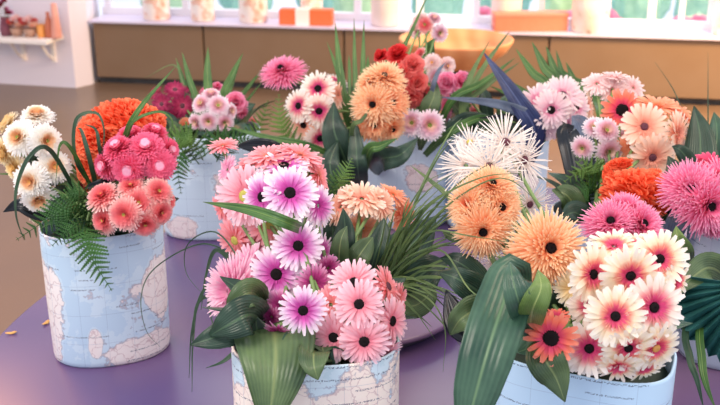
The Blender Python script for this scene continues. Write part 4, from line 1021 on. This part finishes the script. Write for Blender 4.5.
# window wall: low brown counter, sill, windows behind it
cA = Vector((-1.94, 7.24, 0)); cB = on_z(720, 38, .465); cB.z = 0
ud = (cB - cA).normalized(); vd = Vector((-ud.y, ud.x, 0))          # along, away from the camera
def CP(u, v, z): return cA + ud * u + vd * v + Vector((0, 0, z))
MW = Matrix((( ud.x, vd.x, 0, cA.x), (ud.y, vd.y, 0, cA.y), (0, 0, 1, 0), (0, 0, 0, 1)))
LW = (cB - cA).length
BROWN = plain('bronze_brown_panel', '#7c6248', .45, .4, var=.05, scale=3)
SEAM = plain('dark_joint', '#4a3828', .7)
root = empty('low_counter', CP(0, 0, 0)); root.rotation_euler = (0, 0, math.atan2(ud.y, ud.x))
tag(root, 'long low brown panelled counter below the windows', 'counter')
MI = Matrix.Identity(4)
us = [0, .83, 1.85, 3.26, LW + .9]
for i in range(4):
    bm = bmesh.new(); box(bm, ((us[i] + us[i + 1]) / 2, .2, .252), (us[i + 1] - us[i] - .012, .4, .404))
    bmesh.ops.bevel(bm, geom=bm.edges[:], offset=.004, segments=1, affect='EDGES')
    to_obj('front_panel', bm, BROWN, root, False)
bm = bmesh.new(); box(bm, (LW / 2 + .45, .23, .235), (LW + .88, .36, .39)); to_obj('inner_frame', bm, SEAM, root, False)
bm = bmesh.new(); box(bm, (LW / 2 + .45, .25, .025), (LW + .9, .4, .05)); to_obj('toe_kick', bm, plain('black_toe_kick', '#15161a', .4), root, False)
bm = bmesh.new(); box(bm, (LW / 2 + .45, .13, .461), (LW + .92, .32, .014)); to_obj('counter_top', bm, plain('pale_lilac_sill', '#d9d2ea', .3, .5, var=.03), root, False)
# windows
GL = NT('window_glass'); g = GL.n('ShaderNodeBsdfGlass', i_IOR=1.02, i_Roughness=0.0); tr = GL.n('ShaderNodeBsdfTransparent'); mx = GL.n('ShaderNodeMixShader'); mx.inputs[0].default_value = .08
GL.l(tr.outputs[0], mx.inputs[1]); GL.l(g.outputs[0], mx.inputs[2]); GL.l(mx.outputs[0], GL.out.inputs[0])
WF = plain('white_window_frame', '#f2f1f6', .5, var=.02)
bm = bmesh.new()
for z, hh in ((.49, .06), (1.05, .03), (2.5, .1)): box(bm, (LW / 2 + .45, .30, z), (LW + .95, .06, hh), MW)
for u in (.02, .62, 1.15, 1.9, 2.35, 2.75, 3.2, 3.95, 4.15, 4.35, 4.95, LW + .85): box(bm, (u, .30, 1.45), (.045 if u not in (4.15,) else .03, .07, 2.0), MW)
struct('window_1', bm, WF)
bm = bmesh.new(); box(bm, (LW / 2 + .45, .30, 1.45), (LW + .9, .006, 2.0), MW); o = to_obj('window_pane', bm, GL.m, bpy.data.objects['window_1'], False)
bm = bmesh.new(); box(bm, (LW / 2 + .45, .46, .2), (LW + .95, .10, .46), MW); struct('wall_back', bm, WHITE)

# decorated cylinders on the counter
t = NT('floral_paper_column'); obj = t.n('ShaderNodeTexCoord').outputs['Object']
v = t.n('ShaderNodeTexVoronoi', i_Scale=16.0); t.l(obj, v.inputs['Vector'])
c = t.ramp(v.outputs['Distance'], [(.12, '#efae8c'), (.3, '#f7e3d0'), (.7, '#fdf6ee')])
FLORAL = t.principled(t.mix(c, '#e9a98e', t.math('MULTIPLY', t.math('GREATER_THAN', t.noise(obj, 14, 2), .58), .6)), .6)
t = NT('marbled_white_column'); obj = t.n('ShaderNodeTexCoord').outputs['Object']
MARB = t.principled(t.ramp(t.noise(obj, 10, 5), [(.33, '#c9a998'), (.4, '#f3ead9'), (.6, '#fffaf0')]), .5)
MARB2 = plain('ivory_column', '#f4e4dc', .5, var=.08, scale=12)
def on_counter(px, v):
    # point of the counter top line v metres behind the front edge, at the photo column px
    r = FWD + RIGHT * ((px - 360) / FPX) + UP * (.17)
    a = CP(0, v, 0); n2 = vd
    k = (a - CAM).dot(n2) / r.dot(n2); q = CAM + r * k
    return Vector((q.x, q.y, .469))
for px, w, m, lb in [(158, 27, FLORAL, 'floral patterned tall cylinder vase, leftmost on the counter'), (204, 24, FLORAL, 'floral patterned tall cylinder vase, second from left on the counter'),
                     (254, 28, FLORAL, 'floral patterned tall cylinder vase just left of the orange and white box'), (312, 22, FLORAL, 'floral patterned tall cylinder vase behind the orange and white box'),
                     (385, 28, MARB2, 'plain ivory tall cylinder vase right of the orange and white box'), (505, 30, MARB2, 'ivory tall cylinder vase behind the long orange box'),
                     (589, 37, MARB, 'wide marbled white cylinder vase right of the long orange box'), (724, 22, MARB, 'marbled white cylinder vase at the right picture edge')]:
    p = on_counter(px, (.12 if px < 400 else .10) if px not in (312, 505) else .20); d = (p - CAM).dot(FWD); r = w / 2 * d / FPX
    bm = bmesh.new(); lathe(bm, [(r * .9, 0), (r, .01), (r, .30), (r * 1.03, .46), (r * 1.03, .70), (r * .97, .70), (r * .95, .68), (r * .93, .05)], 40)
    root = empty('cylinder_vase', p); tag(root, lb, 'vase')
    to_obj('vase_body', bm, m, root)
    bm = bmesh.new(); lathe(bm, [(r * 1.045, .455), (r * 1.06, .462), (r * 1.06, .475), (r * 1.045, .482)], 40); to_obj('band', bm, MARB2, root)

ORANGE = plain('orange_card', '#f2703c', .5, var=.03); WC = plain('white_band', '#f7efe8', .5, var=.02)
p0 = on_counter(281, .07); p1 = on_counter(333, .07)
d = (p0 - CAM).dot(FWD); hb = 15 * d / FPX
root = empty('gift_box', (p0 + p1) / 2); root.rotation_euler = (0, 0, math.atan2(ud.y, ud.x)); tag(root, 'orange box with a white band standing on the counter', 'box')
wb = (p1 - p0).length
bm = bmesh.new(); box(bm, (0, 0, hb / 2), (wb, .10, hb)); bmesh.ops.bevel(bm, geom=bm.edges[:], offset=.003, segments=2, affect='EDGES'); to_obj('box_body', bm, ORANGE, root, False)
bm = bmesh.new(); box(bm, (-.02, 0, hb / 2), (.10, .106, hb + .005)); to_obj('white_band', bm, WC, root, False)
p0 = on_counter(493, .03); p1 = on_counter(565, .13)
root = empty('long_box', (p0 + p1) / 2); dv = p1 - p0; root.rotation_euler = (0, 0, math.atan2(dv.y, dv.x)); tag(root, 'long plain orange box lying on the counter at the right', 'box')
bm = bmesh.new(); box(bm, (0, 0, .055), (dv.length, .12, .11)); bmesh.ops.bevel(bm, geom=bm.edges[:], offset=.003, segments=2, affect='EDGES'); to_obj('box_body', bm, plain('salmon_orange_card', '#f0795a', .5, var=.03), root, False)
bm = bmesh.new(); box(bm, (0, 0, .112), (dv.length + .01, .13, .02)); to_obj('lid', bm, plain('coral_card_lid', '#f48a72', .5, var=.03), root, False)

# wooden bowl on a stand in front of the counter
t = NT('light_orange_wood'); obj = t.n('ShaderNodeTexCoord').outputs['Object']
w = t.n('ShaderNodeTexWave', i_Scale=3.0, i_Distortion=4.0); t.l(obj, w.inputs['Vector'])
WOOD = t.principled(t.ramp(w.outputs['Fac'], [(0, '#d48a58'), (1, '#e09e6c')]), .7)
bc = P(456, 40, 5.3); rb = 57 * 5.3 / FPX
root = empty('wooden_bowl_planter', (bc.x, bc.y, 0)); tag(root, 'wide light wooden bowl on a slim stand before the counter', 'planter')
zb = bc.z
bm = bmesh.new(); lathe(bm, [(.10, zb - .145), (rb * .6, zb - .125), (rb * .9, zb - .05), (rb, zb), (rb * 1.0, zb + .01), (rb * .96, zb + .01), (rb * .85, zb - .04), (rb * .4, zb - .10)], 60)
to_obj('bowl', bm, WOOD, root)
bm = bmesh.new(); lathe(bm, [(.16, 0), (.16, .015), (.025, .03), (.025, zb - .15), (.09, zb - .135)], 32); to_obj('stand', bm, SEAM, root)

# shelf on the left wall
s0 = on_z(-70, 34, .40); s1 = on_z(64, 38.5, .40)
face = wl1; nrm = Vector((dr.y, -dr.x, 0))                       # wall normal, toward the camera
ZS = .385
def wall_pt(px, z, off=0.0):
    r = FWD + RIGHT * ((px - 360) / FPX) + UP * .165
    k = ((wl1 + nrm * off) - CAM).dot(nrm) / r.dot(nrm); q = CAM + r * k
    return Vector((q.x, q.y, z))
a = wall_pt(-60, ZS); b = wall_pt(64, ZS)
root = empty('wall_shelf', (a + b) / 2); ang = math.atan2(dr.y, dr.x); root.rotation_euler = (0, 0, ang)
tag(root, 'white wall shelf on brackets carrying small vases and dried flowers', 'shelf')
ln = (b - a).length
bm = bmesh.new(); box(bm, (0, -.12, -.015), (ln, .24, .03)); bmesh.ops.bevel(bm, geom=bm.edges[:], offset=.004, segments=2, affect='EDGES'); to_obj('shelf_board', bm, WC, root, False)
for xx in (ln / 2 - .09, ln / 2 - .33, ln / 2 - .75):
    bm = bmesh.new(); box(bm, (xx, -.01, -.11), (.03, .02, .18)); box(bm, (xx, -.09, -.04), (.03, .17, .02))
    tube(bm, [Vector((xx, -.015, -.18)), Vector((xx, -.09, -.13)), Vector((xx, -.16, -.045))], .011); to_obj('bracket', bm, WC, root, False)
def shelf_item(px, name, prof, m, label, parts=()):
    p = wall_pt(px, ZS, .12); r = empty(name, p); tag(r, label, 'vase' if 'vase' in name or 'tumbler' in name else 'decoration')
    bm = bmesh.new(); lathe(bm, prof, 28); to_obj('body', bm, m, r)
    return r
S = .0072
shelf_item(57, 'cone_vase', [(.036, 0), (.038, .01), (.028, .14), (.02, .24), (.017, .24), (.02, .12)], plain('salmon_glaze', '#e9a08c', .4), 'tall salmon pink cone vase at the right end of the shelf')
shelf_item(42, 'tumbler', [(.028, 0), (.030, .005), (.031, .09), (.028, .09), (.027, .01)], plain('amber_glaze', '#eb9a3c', .35), 'short amber orange tumbler on the shelf')
shelf_item(50, 'bottle_vase', [(.024, 0), (.028, .03), (.026, .10), (.012, .15), (.012, .18), (.009, .18)], plain('rust_glaze', '#c96a44', .4), 'rust brown bottle vase behind the amber tumbler')
for px, lb in ((31, 'round pot of dried brown and cream flowers on the shelf'), (18, 'small pot of faded pink flowers left of the brown dried ones')):
    r = shelf_item(px, 'flower_pot', [(.03, 0), (.045, .03), (.05, .06), (.045, .06), (.03, .02)], plain('clay_pot', '#b78c74', .6), lb)
    for k in range(7):
        an = k * .9; o = link(bpy.data.objects.new('dried_bloom', head_copy('fluff', ('lpeach', 'redco', 'whiteb')[k % 3], k % 3)), r)
        o.location = (.04 * math.cos(an), .035 * math.sin(an), .085 + .02 * (k % 3)); o.scale = (.028,) * 3
r = shelf_item(7, 'bouquet_vase', [(.035, 0), (.045, .05), (.03, .12), (.035, .13), (.028, .13), (.03, .05)], plain('plum_glaze', '#7a3048', .4), 'plum vase of tall dark red flowers at the left edge of the shelf')
for k in range(11):
    an = k * 1.3; rr = .02 + .012 * (k % 4); zz = .16 + .022 * (k % 5)
    o = link(bpy.data.objects.new('bloom', head_copy('fluff', ('wine', 'deepmag', 'wine')[k % 3], k % 3)), r); o.location = (rr * math.cos(an), rr * math.sin(an), zz); o.scale = (.02,) * 3
    bm = bmesh.new(); tube(bm, [Vector((0, 0, .08)), Vector((rr * .6 * math.cos(an), rr * .6 * math.sin(an), zz * .6)), Vector((rr * math.cos(an), rr * math.sin(an), zz))], .0012, seg=4); to_obj('stem', bm, STEM, r)

# ------------------------------------------------------------------ outside
bm = bmesh.new(); box(bm, (2, 8, -.1), (26, 14, .1), MW); struct('ground_outside', bm, plain('pale_paving', '#e3e3ee', .7, var=.03))
SHR = plain('teal_green_foliage', '#7cc4b4', .7, var=.25, scale=18); SHR2 = plain('fresh_green_foliage', '#a6dcae', .7, var=.25, scale=18)
BLO = petal_mat('outdoor_pink_bloom', [(0, '#f58fc0'), (1, '#fbc3de')], 't')
def shrub(u, v, r, zz, m, label, pink=0, name='shrub'):
    root = empty(name, CP(u, v, -.05)); tag(root, label, 'shrub', None)
    bm = bmesh.new(); bmesh.ops.create_icosphere(bm, subdivisions=4, radius=1)
    for w_ in bm.verts:
        d_ = w_.co.normalized(); k = 1 + .22 * noise.noise(d_ * 3 + Vector((u, 0, 0))) + .1 * noise.noise(d_ * 11)
        w_.co = Vector((d_.x * r * k, d_.y * r * .7 * k, zz * .5 * (1 + d_.z * k)))
    to_obj('foliage', bm, m, root)
    R = random.Random(int(u * 10))
    for i in range(pink):
        an = R.uniform(PI, 2 * PI); h_ = R.uniform(.45, .95)
        q = math.sqrt(max(0, 1 - (2 * h_ - 1) ** 2))
        o = link(bpy.data.objects.new('blossom', head_copy('fluff', 'OUT', i % 3)), root)
        o.location = (r * q * math.cos(an), r * .7 * q * math.sin(an), zz * h_); o.scale = (.09,) * 3
    return root
PM['OUT'] = BLO
WORDS = ['leftmost outside the window', 'outside behind the leftmost cylinder vase', 'outside between the second and third cylinder vases', 'outside behind the orange and white box', 'outside right of the ivory cylinder vase',
         'outside above the wooden bowl', 'outside above the long orange box', 'outside right of the wide marbled vase', 'outside in the middle of the right window', 'outside at the right picture edge']
for i in range(10):
    shrub(-.2 + i * .62, 2.2 + .5 * (i % 3), .25 + .02 * (i % 2), .75, SHR if i % 3 else SHR2, 'low green shrub ' + WORDS[i])
for i, u in enumerate((2.9, 3.6, 4.5, 5.2)):
    shrub(u, 1.5, .28, .42, SHR2, 'pink-blossomed low shrub ' + ('left of the long orange box', 'outside behind the long orange box', 'just right of the marbled vase', 'nearest the right picture edge')[i], 22, 'flowering_shrub')

# ------------------------------------------------------------------ light and camera
w = bpy.data.worlds.new('sky'); scn.world = w; w.use_nodes = True
wt = w.node_tree; bgn = wt.nodes['Background']; bgn.inputs[0].default_value = lin('#e9eefc'); bgn.inputs[1].default_value = 1.0
def area(loc, tgt, size, power, col):
    l = bpy.data.lights.new('lamp', 'AREA'); l.shape = 'RECTANGLE'; l.size, l.size_y = size; l.energy = power; l.color = lin(col)[:3]
    o = link(bpy.data.objects.new('unseen_area_light', l)); o.location = loc  # unseen source with no fixture, placed only for its light
    o.rotation_euler = (Vector(tgt) - Vector(loc)).to_track_quat('-Z', 'Y').to_euler()
    tag(o, None, None, kind='structure')
    return o
area((-1.2, .2, 3.0), (0, 1.6, .9), (1.6, 1.0), 38, '#fff0e2')  # soft overhead light added for the bouquets
area((3.0, 5.0, 2.4), (2.4, 7.0, .1), (1.2, .8), 250, '#ffd096')
area((-2.3, 3.4, 2.4), (-1.5, 3.3, 0), (.8, .8), 42, '#ffb274')  # warm light added to brighten the floor at the left
o = area(CP(2.6, 2.2, 5.0), CP(2.6, 2.4, 0), (6, 2.5), 210, '#ffffff')  # added outdoors above the shrubs, stands in for sky light
area((1.6, 1.0, 2.9), (.4, 1.7, .9), (1.2, 1.0), 22, '#ffe2c4')  # weaker overhead light added from the right of the table
cam = bpy.data.cameras.new('camera'); co = link(bpy.data.objects.new('camera', cam))
cam.sensor_width = 36; cam.lens = FPX * 36 / 720; co.location = CAM; co.rotation_euler = (PI / 2 - PITCH, 0, 0)
cam.clip_start = .05; cam.clip_end = 100
cam.dof.use_dof = True; cam.dof.focus_distance = 1.32; cam.dof.aperture_fstop = 9
scn.camera = co
scn.view_settings.view_transform = 'Standard'; scn.view_settings.look = 'None'; scn.view_settings.gamma = 1; scn.view_settings.exposure = .2
